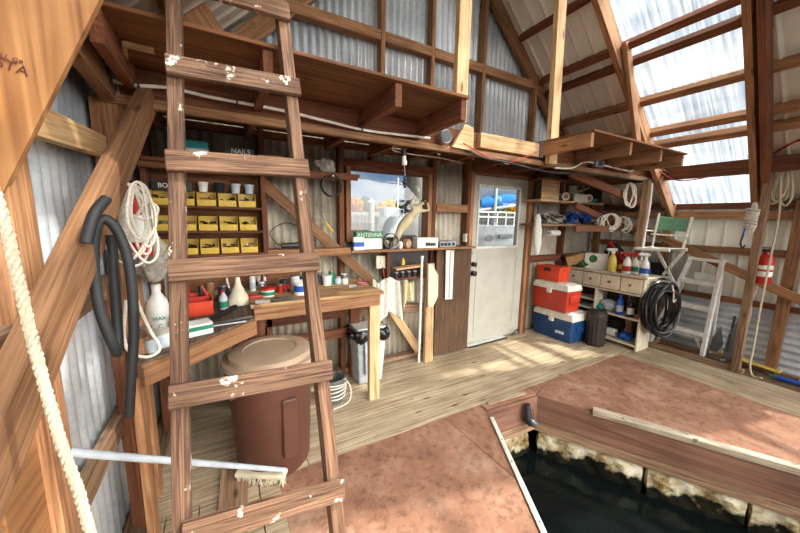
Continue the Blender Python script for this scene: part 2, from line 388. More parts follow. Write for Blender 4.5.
def hank(mb, top, length, width, r, loops, ydir=(1, 0, 0), seed=1, sag=.3):
    """a coil of rope hanging from a point"""
    rnd = random.Random(seed); x = V(ydir).normalized(); nrm = x.cross(V((0, 0, 1)))
    pts = []
    for k in range(loops):
        w = width*rnd.uniform(.55, 1)/2; l = length*rnd.uniform(.8, 1); off = nrm*rnd.uniform(-1, 1)*r*2.5+x*rnd.uniform(-.25, .25)*width
        tp = V(top)+off*.4
        for j in range(12):
            a = 2*PI*j/12
            pts.append(tp+off*.5*(1-math.cos(a))+x*math.sin(a)*w*(1+.15*math.sin(3*a+k))+V((0, 0, -1))*(1-math.cos(a))/2*l)
    mb.tube(bez(pts, 3), r, 6)
# ------------------------------------------------------------------ building shell
XL, XR, YB, YF = -.50, 4.98, 2.86, -1.3
RS = .94
def zr(x): return 1.75-RS*(x-4.95)      # right roof
def zl(x): return 2.75+RS*(x-.04)       # left roof
RIDGE = 1.965
def roofz(x): return min(zr(x), zl(x))
WIN = (1.03, 1.87, 1.31, 1.93); DOOR = (2.48, 3.42, 0, 2.02)
def colsheet(xs, zint, off, fixed, axis):
    """vertical sheet made of narrow columns; zint(x)->[(z0,z1)...]; off(x) -> bulge"""
    mb = MB()
    for i in range(len(xs)-1):
        a, b = xs[i], xs[i+1]; za, zb = zint(a+1e-5), zint(b-1e-5)
        if len(za) != len(zb): continue
        for (p, q), (r, s) in zip(za, zb):
            def P(u, z): return (u, fixed+off(u), z) if axis == 0 else (fixed+off(u), u, z)
            mb.add([P(a, p), P(b, r), P(b, s), P(a, q)], [(0, 1, 2, 3)], True)
    # weld
    return mb
def weld(o):
    import bmesh
    bm = bmesh.new(); bm.from_mesh(o.data); bmesh.ops.remove_doubles(bm, verts=bm.verts, dist=1e-5); bm.to_mesh(o.data); bm.free(); return o
PITCHC = .068
def corr(u): return .014*math.sin(2*PI*u/PITCHC)
def corr_c(u): return .0035*math.sin(2*PI*u/PITCHC)
def steps(a, b, d, extra=()):
    n = int((b-a)/d)+1; s = [a+(b-a)*i/n for i in range(n+1)]+[e for e in extra if a < e < b]; return sorted(set(s))
cuts = (WIN[0]-.02, WIN[1]+.02, DOOR[0]-.03, DOOR[1]+.03)
def back_low(x):
    t = min(2.2, roofz(x))
    if cuts[0] < x < cuts[1]: return [(-.1, WIN[2]-.02), (WIN[3]+.02, t)]
    if cuts[2] < x < cuts[3]: return [(DOOR[3]+.03, t)]
    return [(-.1, t)]
def back_up(x): return [(2.2, max(2.2, roofz(x)))]
wb = SE('wall_back', (2.2, YB, 0))
xs = steps(XL, XR, PITCHC/8, cuts)
weld(colsheet(xs, back_low, corr, YB, 0).build('painted_corrugated_sheet', 'galv_old', wb, solid=.0015))
weld(colsheet(steps(XL, 4.46, PITCHC/8), back_up, corr, YB, 0).build('galvanised_corrugated_sheet', 'galv', wb, solid=.0015))
YS = YB-.06     # stud centre
for nm, px in (('stud', (383.5, 40)), ('stud', (434, 40)), ('stud', (485, 60)), ('stud', (537, 90))):
    x = PY(px[0], px[1], YS-.045).x
    lumber('stud', (x, YS, 2.2), (x, YS, roofz(x)-.02), .09, .04, 'fir', wb, up=(1, 0, 0))
for x in (.0,): lumber('stud', (x, YS, 2.2), (x, YS, roofz(x)-.02), .09, .04, 'fir', wb, up=(1, 0, 0))
xa, xb = -.42, 3.5
ps = sorted([PY(p, q, YS-.045).x for p, q in ((383.5, 40), (434, 40), (485, 60), (537, 90))])
gs = [.64]+ps
for a, b in zip([.02]+ps, ps+[3.62]): lumber('girt', (a+.022, YS-.005, 3.09), (b-.022, YS-.005, 3.09), .08, .085, 'fir', wb)
for x in (-.42, .3, .94, 1.94, 2.41, 3.47, 4.15): lumber('stud', (x, YS, 0), (x, YS, min(2.2, roofz(x)-.03)), .09, .045, 'red', wb, up=(1, 0, 0))
lumber('header', (WIN[0]-.07, YS, 1.985), (WIN[1]+.05, YS, 1.985), .085, .07, 'red', wb)
lumber('girt', (1.97, YS-.01, 1.62), (2.39, YS-.01, 1.62), .07, .085, 'fir', wb)
lumber('girt', (-.4, YS-.01, .62), (.92, YS-.01, .62), .07, .085, 'red', wb)
lumber('girt', (.96, YS-.01, .62), (1.9, YS-.01, .55), .06, .085, 'grey', wb)
lumber('girt', (3.5, YS-.01, 1.0), (4.9, YS-.01, 1.0), .07, .085, 'red', wb)
lumber('header', (DOOR[0]-.06, YS, 2.07), (DOOR[1]+.06, YS, 2.07), .085, .07, 'red', wb)
lumber('top_plate', (XL+.05, YS, 2.13), (4.5, YS, 2.13), .085, .045, 'red', wb)
for x in (1.25, 1.62, 2.7, 2.95, 3.2): lumber('cripple', (x, YS+.01, 2.02 if x < 2 else 2.1), (x, YS+.01, 2.11 if x<2 else 2.108), .06, .04, 'red', wb, up=(1, 0, 0))
lumber('sill_plate', (XL+.05, YS, .045), (DOOR[0]-.05, YS, .045), .085, .04, 'grey', wb)
lumber('gable_rafter', (XL+.04, YS-.01, zl(XL)-.1), (RIDGE, YS-.01, zl(RIDGE)-.12), .05, .13, 'fir', wb)
lumber('gable_rafter', (RIDGE, YS-.01, zr(RIDGE)-.12), (4.9, YS-.01, zr(4.9)-.1), .05, .13, 'fir', wb)
# left wall
wl = SE('wall_left', (XL, .8, 0))
weld(colsheet(steps(YF, YB, PITCHC/8), lambda y: [(-.15, zl(XL)-.02)], corr, XL, 1).build('galvanised_corrugated_sheet', 'galv', wl, solid=.0015))
lumber('girt', (XL+.045, YF, .58), (XL+.045, 1.9, .58), .04, .085, 'grey', wl)
lumber('girt', PX(20, 115, XL+.06)+V((0, -.5, -.03)), V((XL+.06, 1.9, 1.79)), .04, .09, 'pale', wl)
lumber('girt', (XL+.045, YF, 1.19), (XL+.045, 1.9, 1.19), .04, .085, 'grey', wl)
lumber('sill_plate', (XL+.06, YF, .02), (XL+.06, YB-.1, .02), .09, .04, 'grey', wl)
lumber('top_plate', (XL+.06, YF, 2.16), (XL+.06, YB-.1, 2.16), .09, .05, 'fir', wl)
# right wall
wr = SE('wall_right', (XR, .8, 0))
def rib(u):
    t = (u % .15)/.15
    return -.014 if t < .12 else (-.014*(1-(t-.12)/.06) if t < .18 else (0 if t < .94 else -.014*(t-.94)/.06))
weld(colsheet(steps(YF, YB, .0094), lambda y: [(.6, 1.74)], rib, XR, 1).build('white_ribbed_sheet', 'white_panel', wr, solid=.0015))
mb = MB()
def lowc(u, v):
    z = -.08+.73*v; return V((XR-.035-.012*math.sin(2*PI*z/.076), YF+(YB-YF)*u, z))
mb.grid(lowc, 2, 90); mb.build('galvanised_corrugated_sheet', 'galv', wr, solid=.0015)
for z, h, mt in ((1.60, .085, 'fir'), (1.70, .07, 'red'), (1.21, .075, 'fir'), (.66, .06, 'red')):
    lumber('girt', (XR-.045, YF, z), (XR-.045, YB-.05, z), .05, h, mt, wr)
for y in (2.72, 1.86, .82, -.1): lumber('stud', (XR-.1, y, -.03), (XR-.1, y, 1.74), .045, .09, 'fir', wr, up=(0, 1, 0))
a = PX(652, 233, XR-.15); b = PX(800, 300, XR-.15)
lumber('diagonal_brace', a+(a-b)*.15, b+(b-a)*.3, .035, .085, 'fir', wr)
lumber('sill_board', (XR-.08, YF, -.01), (XR-.08, YB-.1, -.01), .04, .04, 'grey', wr)
# roof
ce = SE('ceiling', (RIDGE, .8, 4.5))
Y2, Y3 = 1.86, 1.07     # the two rafter frames seen on the right
nr = V((RS, 0, 1)).normalized()
def slope_sheet(y0, y1, x0, x1, zf, nrm, prof, name, mat, d):
    mb = MB(); ys = steps(y0, y1, d)
    vs = []; fs = []
    for y in ys:
        o = nrm*prof(y)
        vs += [V((x0, y, zf(x0)))+o, V((x1, y, zf(x1)))+o]
    mb.add(vs, [(2*i, 2*i+2, 2*i+3, 2*i+1) for i in range(len(ys)-1)], True)
    return mb.build(name, mat, ce, solid=.0015 if mat != 'clear' else 0)
slope_sheet(Y2, YB+.25, RIDGE, 4.98, zr, nr, rib, 'white_roof_sheet', 'white_panel', .0094)
slope_sheet(Y3, Y2, RIDGE, 4.98, zr, nr, corr_c, 'clear_roof_sheet', 'clear', PITCHC/8)
slope_sheet(-.1, Y3, RIDGE, 4.98, zr, nr, rib, 'white_roof_sheet', 'white_panel', .0094)
slope_sheet(YF, -.1, RIDGE, 4.98, zr, nr, corr_c, 'clear_roof_sheet', 'clear', PITCHC/8)  # unseen clear sheet behind the camera, added to let more light in
nl = V((-RS, 0, 1)).normalized()
slope_sheet(Y3, YB+.25, XL-.05, RIDGE, zl, nl, rib, 'white_roof_sheet', 'white_panel', .0094)
slope_sheet(YF, Y3, XL-.05, RIDGE, zl, nl, corr_c, 'clear_roof_sheet', 'clear', PITCHC/8)  # out of view, this part of the left slope is clear to admit light
for x in (2.5, 3.05, 3.44, 3.56, 3.88, 4.16, 4.28):
    p = V((x, 0, zr(x)))-nr*.035
    lumber('purlin', (p.x, YF, p.z), (p.x, YB-.13, p.z), (.09), .065, 'red' if x in (3.05, 3.44, 3.56) else 'fir', ce, up=(1, 0, -RS))
p = V((4.22, 0, zr(4.22)))-nr*.035
for x in (-.2, .4, 1.0, 1.6):
    p = V((x, 0, zl(x)))-nl*.035
    lumber('purlin', (p.x, YF, p.z), (p.x, YB-.13, p.z), .06, .045, 'fir', ce, up=(1, 0, RS))
for y in (Y2, Y3, -.1, YF+.05):
    w = .05
    for s, zf, x1, nn in ((1, zr, 4.86, nr), (-1, zl, XL+.05, nl)):
        if s < 0 and y == Y2: continue
        sk = s > 0 and y == Y3
        a = V((RIDGE, y-(.2 if sk else 0), zf(RIDGE)))-nn*.13; b = V((x1, y+(.04 if sk else 0), zf(x1)))-nn*.13
        lumber('rafter', a, b, w, .14, 'fir', ce, up=nn)
lumber('ridge_board', (RIDGE, YF, roofz(RIDGE)-.12), (RIDGE, YB-.1, roofz(RIDGE)-.12), .04, .14, 'fir', ce)
# doubled purlin visible against the sky under the upper clear sheet
# ------------------------------------------------------------------ floor
fl = MB(); y = 1.772
widths = [.14]*8
rnd = random.Random(3)
while y < YB-.03:
    w = .148; x = -.5
    cutsx = sorted([rnd.uniform(0, 1.6), rnd.uniform(1.9, 3.6)])
    for a, b in zip([XL+.02]+cutsx, cutsx+[4.9]):
        fl.box((a+.002, y+.002, -.04), (b-.002, min(y+w-.003, YB), rnd.uniform(-.003, .001)))
    y += w
for k in range(5):
    x0 = XL+.03+k*.142
    if x0 > .1: break
    fl.box((x0, YF, -.04), (x0+.137, 1.77, rnd.uniform(-.004, 0)))
S(fl.build('floor', 'plank_x', None, .002), 'weathered grey plank floor along the back wall')
fl = MB()
for k in range(4):
    x0 = 3.915+k*.147; fl.box((x0, YF, -.04), (x0+.142, 1.77, rnd.uniform(-.004, .0)))
S(fl.build('floor', 'plank_y', None, .002), 'plank walkway beside the right wall')
fl = MB().box((4.5, YF, -.12), (XR-.02, 2.0, -.03)); S(fl.build('floor', 'dirt', None), 'lower brown ledge along the right wall')
# slip corners
A_, B_ = V((1.75, 1.69, 0)), V((2.31, 1.65, 0)); C_, D_ = V((3.04, .31, 0)), V((1.26, .82, 0))
dl = (D_-A_).normalized(); dr = (C_-B_).normalized()
AL = A_+dl*1.9; BR = B_+dr*2.2; AL2 = V((AL.x, YF, 0)); BR2 = V((BR.x, YF, 0))
def sheet(pts, label, grp=None):
    o = MB().prism([(p[0], p[1], -.02) for p in pts], (0, 0, .02)).build('plywood_sheet', 'deck', None, .002)
    tag(o, label, 'plywood sheet'); return o
seam = 1.33   # X of the seam in the left deck
kk = (1.42-A_.x)/dl.x; sp = A_+dl*kk
sheet([(.2, YF), (AL2.x, YF), (AL.x, AL.y), (sp.x-.002, sp.y), (1.40, 1.768), (.2, 1.768)], 'large red-brown plywood deck sheet at the ladder foot, left of the slip')
sheet([(sp.x+.003, sp.y+.006), (A_.x, A_.y), (A_.x, 1.768), (1.404, 1.768)], 'small wedge of red-brown plywood against the left corner of the slip')
sheet([(A_.x+.02, 1.70), (B_.x, B_.y+.012), (B_.x+.3, 1.768), (A_.x+.02, 1.768)], 'narrow plywood filler strip at the head of the slip')
sm2 = B_+dr*.62
sheet([(B_.x+.003, B_.y), (B_.x+.3, 1.768), (3.908, 1.768), (3.908, .95), (sm2.x+.002, sm2.y+.002)], 'red-brown plywood deck sheet between slip and cabinet')
sheet([(sm2.x, sm2.y-.002), (3.908, .946), (3.908, YF), (BR2.x, YF), (BR.x, BR.y)], 'red-brown plywood deck sheet at the lower right beside the slip')
# pale repair strip at the slip head
q = [PZ(486, 401), PZ(523, 391.5), PZ(527, 394), PZ(489, 405)]
tag(MB().prism([(v.x, v.y, .001) for v in q], (0, 0, .006)).build('repair_strip', 'plank_x'), 'pale wooden strip laid on the plank floor edge at the head of the slip', 'wood strip')
# slip sides
def slipside(p, q, name, label, inward):
    p, q = V(p), V(q); t = T(name, label, 'slip edging', (p+q)/2)
    n = V(inward)*.012
    d = (q-p)
    lumber('fascia_board', p+n+V((0, 0, -.115)), q+n+V((0, 0, -.115)), .024, .23, M['deck'].name and 'deckwood', t)
    lumber('waler', p-n*1.5+V((0, 0, -.28)), q-n*1.5+V((0, 0, -.28)), .05, .095, 'grey', t)
    return t
M['deckwood'] = wood('red_brown_painted_board', (146, 106, 86), (118, 80, 62), 0, gscale=7, knots=False, vary=.04)
inl = V((-dl.y, dl.x, 0)); inl = inl if inl.x > 0 else -inl
inr = V((-dr.y, dr.x, 0)); inr = inr if inr.x < 0 else -inr
slipside(A_, B_, 'slip_edging', 'short red-brown edging at the narrow head of the slip', (0, -1, 0))
slipside(B_, BR, 'slip_edging', 'long red-brown edging board along the right side of the slip', inr)
slipside(A_, AL, 'slip_edging', 'long edging board along the left side of the slip', inl)
slipside(AL, AL2, 'slip_edging', 'left slip edging where the slip runs straight towards the open end', (1, 0, 0))
slipside(BR, BR2, 'slip_edging', 'right slip edging where the slip runs straight towards the open end', (-1, 0, 0))
# rub rails
a = B_+dr*.42; o = lumber('rub_rail', a+V((0, 0, .008))+inr*.01, BR+V((0, 0, .008))+inr*.01, .065, .045, 'pale'); tag(o, 'pale weathered rub rail nailed on the right edge of the slip', 'rub rail')
M['raildirty'] = wood('dirty_white_rail', (218, 208, 186), (168, 150, 124), 0, gscale=9, spots=((120, 102, 78), 12, .6), knots=False)
o.data.materials[0] = M['raildirty']
t = T('rub_rail', 'thin white metal strip screwed along the left edge of the slip', 'rub rail', A_)
a = A_+dl*.1
lumber('strip', a+V((0, 0, .006))+inl*.02, AL+V((0, 0, .006))+inl*.02, .03, .012, 'white_paint', t)
mb = MB()
for k in range(14): c = a+dl*(.05+k*.2)+inl*.02; mb.cyl(c+V((0, 0, .011)), c+V((0, 0, .014)), .005, n=8)
mb.build('screws', 'dark_metal', t)
# floats
def floatblock(p, q, depth, label, seed, out, top=-.335):
    p, q = V(p), V(q); d = q-p; rn = random.Random(seed)
    ph = [rn.uniform(0, 6) for _ in range(8)]
    nu, nv = 44, 28
    def fn(u, v):
        a = 2*PI*v
        cx, cz = math.cos(a), math.sin(a); k = 1/max(abs(cx), abs(cz))**.92
        bump = 1+.07*math.sin(9*u*d.length+ph[0]+2*a)+.06*math.sin(21*u*d.length+ph[1]-3*a)+.05*math.sin(34*u*d.length+5*a+ph[2])+.03*math.sin(60*u*d.length+7*a+ph[3])
        end = min(1, 14*min(u, 1-u)+.72)
        c = p+d*u+V(out)*depth/2+V((0, 0, top-.17))
        return c-V(out)*cx*k*depth/2*bump*end+V((0, 0, cz*k*.17*(bump if cz < 0 else 1+.3*(bump-1))*end))
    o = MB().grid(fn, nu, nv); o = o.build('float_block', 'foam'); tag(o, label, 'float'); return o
ro = -inr
e0 = B_+dr*.02
Lr = [.0, .78, 1.34, 1.62, 2.0, 2.25]
labs = ['crumbling white float block nearest the head of the slip', 'stained cream float block second from the slip head', 'yellowed float block in the lower right of the slip', 'dark weathered float block at the bottom right corner', 'float block at the near end of the slip']
for k in range(5):
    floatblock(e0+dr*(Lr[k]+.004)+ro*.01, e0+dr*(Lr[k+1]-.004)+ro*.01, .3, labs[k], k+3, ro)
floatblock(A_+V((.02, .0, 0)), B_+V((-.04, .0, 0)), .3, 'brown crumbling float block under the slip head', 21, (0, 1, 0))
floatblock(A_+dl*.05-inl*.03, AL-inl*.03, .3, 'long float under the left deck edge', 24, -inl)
# water
wt = MB().add([(-400, -120, -.55), (500, -120, -.55), (500, 420, -.55), (-400, 420, -.55)], [(0, 1, 2, 3)]).build('harbour_water', 'water'); wt['kind'] = 'stuff'; wt['label'] = 'dark water in the slip and blue harbour water outside'; wt['category'] = 'water'
# shoe/fender in the corner
c = PY(524, 407, 1.655)
t = T('rubber_boot', 'small black and grey boot-shaped fender hanging in the head of the slip', 'fender', (c.x, 1.63, -.2))
def loftm(secs, n=14):
    mb = MB(); vs = []
    for (c, rx, ry, ax) in secs:
        for j in range(n):
            a = 2*PI*j/n; vs.append(V(c)+V((math.cos(a)*rx, 0, 0))+V((0, math.sin(a)*ry, 0))+V((0, 0, ax*math.cos(a))))
    k = len(secs); fs = [(i*n+j, i*n+(j+1) % n, (i+1)*n+(j+1) % n, (i+1)*n+j) for i in range(k-1) for j in range(n)]
    mb.add(vs, fs, True); mb.f += [tuple(range(n-1, -1, -1)), tuple(range((k-1)*n, k*n))]; mb.sm += [False, False]; return mb
x = c.x
loftm([((x-.03, 1.60, -.01), .022, .02, 0), ((x-.028, 1.59, -.08), .03, .025, 0), ((x-.02, 1.585, -.13), .04, .035, -.01), ((x+.005, 1.58, -.17), .06, .04, -.02), ((x+.02, 1.58, -.20), .055, .035, -.015)]).build('upper', 'rubber', t)
loftm([((x-.01, 1.575, -.125), .03, .03, -.01), ((x+.015, 1.572, -.16), .058, .044, -.015), ((x+.025, 1.572, -.192), .05, .04, -.015)]).build('toe_cap', 'steel', t)
lumber('lace_strip', (x-.01, 1.565, -.04), (x+.012, 1.55, -.12), .012, .006, 'red', t, up=(0, 1, 0))
# ------------------------------------------------------------------ timber frame things
def beam(name, p, q, w, h, mat, label, cat='beam', up=(0, 0, 1), group=None):
    return tag(lumber(name, p, q, w, h, mat, None, up), label, cat, group)
ZD = 2.16
MBm = T('main_beam', 'long doubled timber beam carrying the loft across the room', 'beam', (2, 1.99, 2.02))
lumber('plank', (XL+.06, 1.965, 2.083), (4.66, 1.965, 2.083), .038, .15, 'red', MBm); lumber('plank', (XL+.06, 2.008, 2.083), (4.66, 2.008, 2.083), .038, .15, 'red', MBm)
lumber('ledger', (XL+.06, 1.925, 2.0), (4.62, 1.925, 2.0), .04, .04, 'fir', MBm)
def loft(x0, x1, jx, label, jl=.11, y0=1.45):
    t = T('loft_platform', label, 'loft', ((x0+x1)/2, 2.1, ZD))
    lumber('deck_panel', (x0, (y0+2.76)/2, ZD+.008), (x1, (y0+2.76)/2, ZD+.008), 2.76-y0, .016, 'ply_dark', t)
    for x in jx:
        lumber('joist', (x, y0+.02, ZD-jl/2), (x, 1.94, ZD-jl/2), .038, jl, 'red' if x < 2 else 'fir', t)
        lumber('joist', (x, 2.03, ZD-.055), (x, 2.74, ZD-.055), .038, .1, 'red', t)
    return t
loft(-.36, 1.235, (-.32, .2, .80, 1.215), 'left loft platform of dark plywood above the workbench')
loft(2.43, 4.0, (2.45, 3.0, 3.53, 3.97), 'right loft platform with four cut joist ends above the cabinet', .105)
t = T('loft_platform', 'narrow loft strip behind the beam above the door', 'loft', (1.8, 2.4, ZD))
lumber('deck_panel', (1.24, 2.39, ZD+.008), (2.425, 2.39, ZD+.008), .73, .016, 'ply_dark', t)
for x in (1.6, 2.0): lumber('joist', (x, 2.03, ZD-.055), (x, 2.74, ZD-.055), .038, .1, 'red', t)
mb = MB(); q = [PZ(124, 44, 2.14), PZ(154, 51, 2.14), PZ(126, 56, 2.14), PZ(150, 60, 2.14)]
mb.bar(q[0], q[1], .014, .02); mb.bar(q[0], q[2], .014, .02); tag(mb.build('batten_frame', 'pale_x'), 'pale corner of a batten frame under the left loft deck', 'wood strip')
# cut light frame under loft left
q = PY(104, 45, 1.7)
beam('lit_header', (1.75, 1.925, 2.10), (2.42, 1.925, 2.10), .04, .11, 'pale', 'header board on the main beam above the door, lit look put into its pale colour')  # pale wood stands in for the lit stretch of the main beam
box('joist_hanger', (2.425, 1.88, 2.04), (2.445, 1.945, 2.17), 'steel', None); tag(bpy.context.scene.objects['joist_hanger'], 'galvanised joist hanger between pale header and right loft joist', 'bracket')
# hanging posts
a = PY(551, 164, 1.86); b = PY(561, 0, 1.86)
beam('hanging_post', (a.x, 1.86, a.z), (b.x-.03, 1.86, roofz(b.x)-.2), .045, .10, 'pale', 'pale hanging post by the door, right of the loft opening', 'post', up=(1, 0, 0))
a = PY(460, 92, 1.86); b = PY(461, 0, 1.80)
beam('hanging_post', (a.x, 1.86, 2.18), (a.x+.01, 1.86, roofz(a.x)-.2), .045, .1, 'pale', 'bright pale post rising behind the left loft platform to the roof', 'post', up=(1, 0, 0))
q = [PY(465, 124, 1.88), PY(473.5, 128, 1.88), PY(473, 151, 1.88), PY(452, 147, 1.88)]
tag(MB().prism([(v.x, 1.875, v.z) for v in q], (0, .03, 0)).build('gusset_block', 'pale_x', None, .002), 'pale plywood gusset block with nail holes at the loft end', 'wood block')
# strut on rafter right
a = PY(626, 42, Y2-.06); b = PY(637, 142, Y2-.06)
beam('strut', (a.x, Y2-.06, a.z), (b.x, Y2-.06, max(b.z, 2.18)), .04, .085, 'fir', 'short strut between right rafter and loft edge', 'post', up=(1, 0, 0))
a = PY(660, 165, Y2-.03); b = PY(676, 215, Y2-.03)
beam('strut', (4.42, Y2-.03, 2.0), (4.86, Y2-.03, 1.60), .04, .1, 'fir', 'short sloping strut from right beam end to the wall plate', 'post')
# right eave beam
beam('eave_beam', (4.50, YF, 2.055), (4.50, 2.7, 2.055), .045, .14, 'red', 'dark eave beam running along the right roof slope')
# right column under beam
a = PY(648.5, 190, 1.9)
beam('column', (4.40, 1.93, 0), (4.40, 1.93, 2.0), .07, .085, 'grey', 'timber column under the right end of the main beam', 'post', up=(1, 0, 0))
# right post near camera and companion
beam('wall_post', (4.52, .985, -.0), (4.52, 1.0, 2.12), .06, .075, 'grey', 'weathered round-edged post at the plank walkway, fire extinguisher hung beside it', 'post', up=(1, 0, 0))
a = PY(757, 0, Y3-.06)
beam('doubled_rafter', V((2.6, Y3-.215, zr(2.6)-.2)), V((4.72, Y3-.04, zr(4.72)-.2)), .045, .15, 'red', 'doubled rafter bolted beside the right near rafter', 'rafter', up=nr)
beam('floor_rail', (4.53, .93, .025), (4.53, 1.78, .025), .05, .05, 'grey', 'weathered floor rail at the stepladder feet', 'rail')
# left frame
beam('wall_post', (-.42, 1.96, 0), (-.42, 1.96, 2.0), .09, .1, 'fir', 'left wall post beside the hose and coiled rope', 'post', up=(1, 0, 0))
beam('wall_post', (-.475, 1.15, -.03), (-.475, 1.15, 2.1), .11, .1, 'fir', 'near left post at the picture edge behind the thick rope', 'post', up=(1, 0, 0))
# knee brace towards camera
a = V((-.27, 1.9, 2.0)); b = PX(2, 428, -.37)
d = (b-a).normalized(); beam('diagonal_brace', a-d*.06, b+d*.15, .05, .105, 'fir', 'big rough diagonal brace rising from lower left to the loft beam', 'brace')
M['brace_or'] = M['fir_x']
# second brace board beside it (orange) behind rope
a1 = PY(142, 100, 1.88); b1 = PY(100, 215, 1.9)
# gusset plate
A = PY(103, 0, 1.1); B = PY(0, 188, 1.1); dd = (A-B).normalized()
bot = B-dd*.12
P4 = [V((B.x-.08, 1.1, B.z-.05)), bot+V((0.0, 0, -.0)), A+dd*.35, V((-.15, 1.1, 2.62)), V((B.x-.08, 1.1, 2.3))]
P4 = [V((-.49, 1.085, B.z-.1)), V((B.x, 1.085, B.z-.03)), V((A.x, 1.085, A.z)), V((A.x+.14, 1.085, A.z+.36)), V((-.1, 1.085, 2.56)), V((-.49, 1.085, 2.2))]
t = T('plywood_gusset', 'large orange plywood gusset with grade stamp in the upper left corner', 'gusset', (-.3, 1.085, 1.5))
MB().prism(P4, (0, .022, 0)).build('plate', 'ply_stamp', t, .001)
s0 = PY(12, 67, 1.084); xd = PY(30, 73, 1.083)-PY(0, 62, 1.083)
ud = V((0, 0, 1))
text('stamp', 'STA', .03, PY(12, 67, 1.083), xd, ud, 'ink', t, .0004)
text('stamp', 'ALL GR', .014, PY(9, 58, 1.083), xd, ud, 'ink', t, .0004)
# orange near left lower post: plank beside
beam('plywood_strip', (-.455, 1.02, -.03), (-.455, 1.02, 1.05), .012, .17, 'ply_stamp', 'orange plywood strip at the lower left corner', 'board', up=(0, 1, 0))
# eave plate along left
beam('eave_beam', (-.40, 1.12, 2.09), (-.40, 1.95, 2.03), .05, .09, 'fir', 'short left eave beam between gusset and loft')
beam('collar_board', PY(180, -12, 2.3)+V((0, 0, 0)), PY(212, 38, 2.3), .03, .16, 'fir', 'orange board under the left roof seen above the loft', 'board', up=(1, 0, 0))
q0_, q1_ = PY(104, 56, 1.88), PY(113, 90, 1.88)
t = T('steel_plate', 'galvanised steel plate with a long bolt at the left end of the main beam', 'bracket', q1_)
MB().box((q0_.x, 1.93, q1_.z), (q1_.x+.01, 1.942, q0_.z)).build('plate', 'steel', t, .001)
MB().cyl(PY(90, 66, 1.84), PY(112, 62, 1.88), .006, n=8).cyl(PY(110, 62.4, 1.88), PY(113, 62, 1.88), .014, n=6).build('bolt', 'steel', t)
# back braces
def pyb(x1, y1, x2, y2, Y, w, h, mat, name, label, ext=0.0):
    a, b = PY(x1, y1, Y), PY(x2, y2, Y); d = (b-a).normalized(); return beam(name, a-d*ext, b+d*ext, w, h, mat, label, 'brace')
pyb(262, 182, 374, 284, 2.70, .04, .085, 'fir', 'diagonal_brace', 'orange diagonal brace on the back wall left of the window', .05)
pyb(385, 300, 418, 350, 2.74, .03, .085, 'pale', 'diagonal_brace', 'low pale diagonal brace behind the hanging cloths')
pyb(570, 172, 645, 205, 2.08, .04, .085, 'red', 'diagonal_brace', 'dark red brace from the beam down to the right column')
pyb(575, 205, 640, 235, 2.3, .04, .07, 'red', 'diagonal_brace', 'lower dark brace behind the right shelves')
# ------------------------------------------------------------------ window and door
w1 = SE('window_1', (1.45, YB, WIN[2]))
x0, x1, z0, z1 = WIN
for a, b in (((x0-.045, z0-.03), (x0, z1+.03)), ((x1, z0-.03), (x1+.045, z1+.03)), ((x0, z1), (x1, z1+.04)), ((x0, z0-.04), (x1, z0))):
    box('window_frame', (a[0], YB-.1, a[1]), (b[0], YB+.03, b[1]), 'fir_z' if b[0]-a[0] < .1 else 'red_x', w1, .003)
box('glass_pane', (x0, YB-.01, z0), (x1, YB-.005, z1), 'glass', w1)
d1 = SE('door_1', (2.95, YB, 0))
x0, x1 = 2.49, 3.40; yd = 2.80
g = (2.60, 3.25, 1.19, 1.88)
mb = MB(); mb.box((x0, yd, .01), (g[0], yd+.045, 2.0)); mb.box((g[1], yd, .01), (x1, yd+.045, 2.0)); mb.box((g[0], yd, .01), (g[1], yd+.045, g[2])); mb.box((g[0], yd, g[3]), (g[1], yd+.045, 2.0))
mb.build('door_slab', 'door_paint', d1, .003)
mb = MB()
for a, b in (((g[0]-.025, g[2]-.025), (g[0], g[3]+.025)), ((g[1], g[2]-.025), (g[1]+.025, g[3]+.025)), ((g[0], g[3]), (g[1], g[3]+.025)), ((g[0], g[2]-.025), (g[1], g[2]))):
    mb.box((a[0], yd-.012, a[1]), (b[0], yd, b[1]))
mb.build('glazing_bead', 'white_paint', d1, .002)
box('glass_pane', (g[0], yd+.02, g[2]), (g[1], yd+.025, g[3]), 'glass', d1)
mb = MB(); mb.box((2.60, yd-.006, .16), (3.28, yd, .175)); mb.box((2.60, yd-.006, 1.04), (3.28, yd, 1.05)); mb.box((2.60, yd-.006, .16), (2.612, yd, 1.05)); mb.box((3.268, yd-.006, .16), (3.28, yd, 1.05)); mb.build('panel_moulding', 'door_paint', d1, .002)
for z, r in ((.97, .026), (.83, .032)):
    c = PY(473, 264 if z > .9 else 273, yd)
    MB().cyl((2.545, yd, c.z), (2.545, yd-.008, c.z), r).lathe((2.545, yd-.008, c.z), [(.012, 0), (.012, .02), (r*.9, .028), (r*.95, .045), (r*.5, .055)], axis=(0, -1, 0)).build('door_knob', 'black', d1)
for xa_ in (2.455, 3.435): box('door_jamb', (xa_-.03, yd-.04, 0), (xa_+.03, yd+.08, 2.06), 'fir_z', d1, .003)
box('door_head', (2.43, yd-.04, 2.01), (3.46, yd+.08, 2.05), 'fir_x', d1, .003)
text('chalk_mark', '3', .05, (2.53, yd-.001, 1.12), (1, 0, 0), (0, 0, 1), 'dark_metal', d1, .0004)
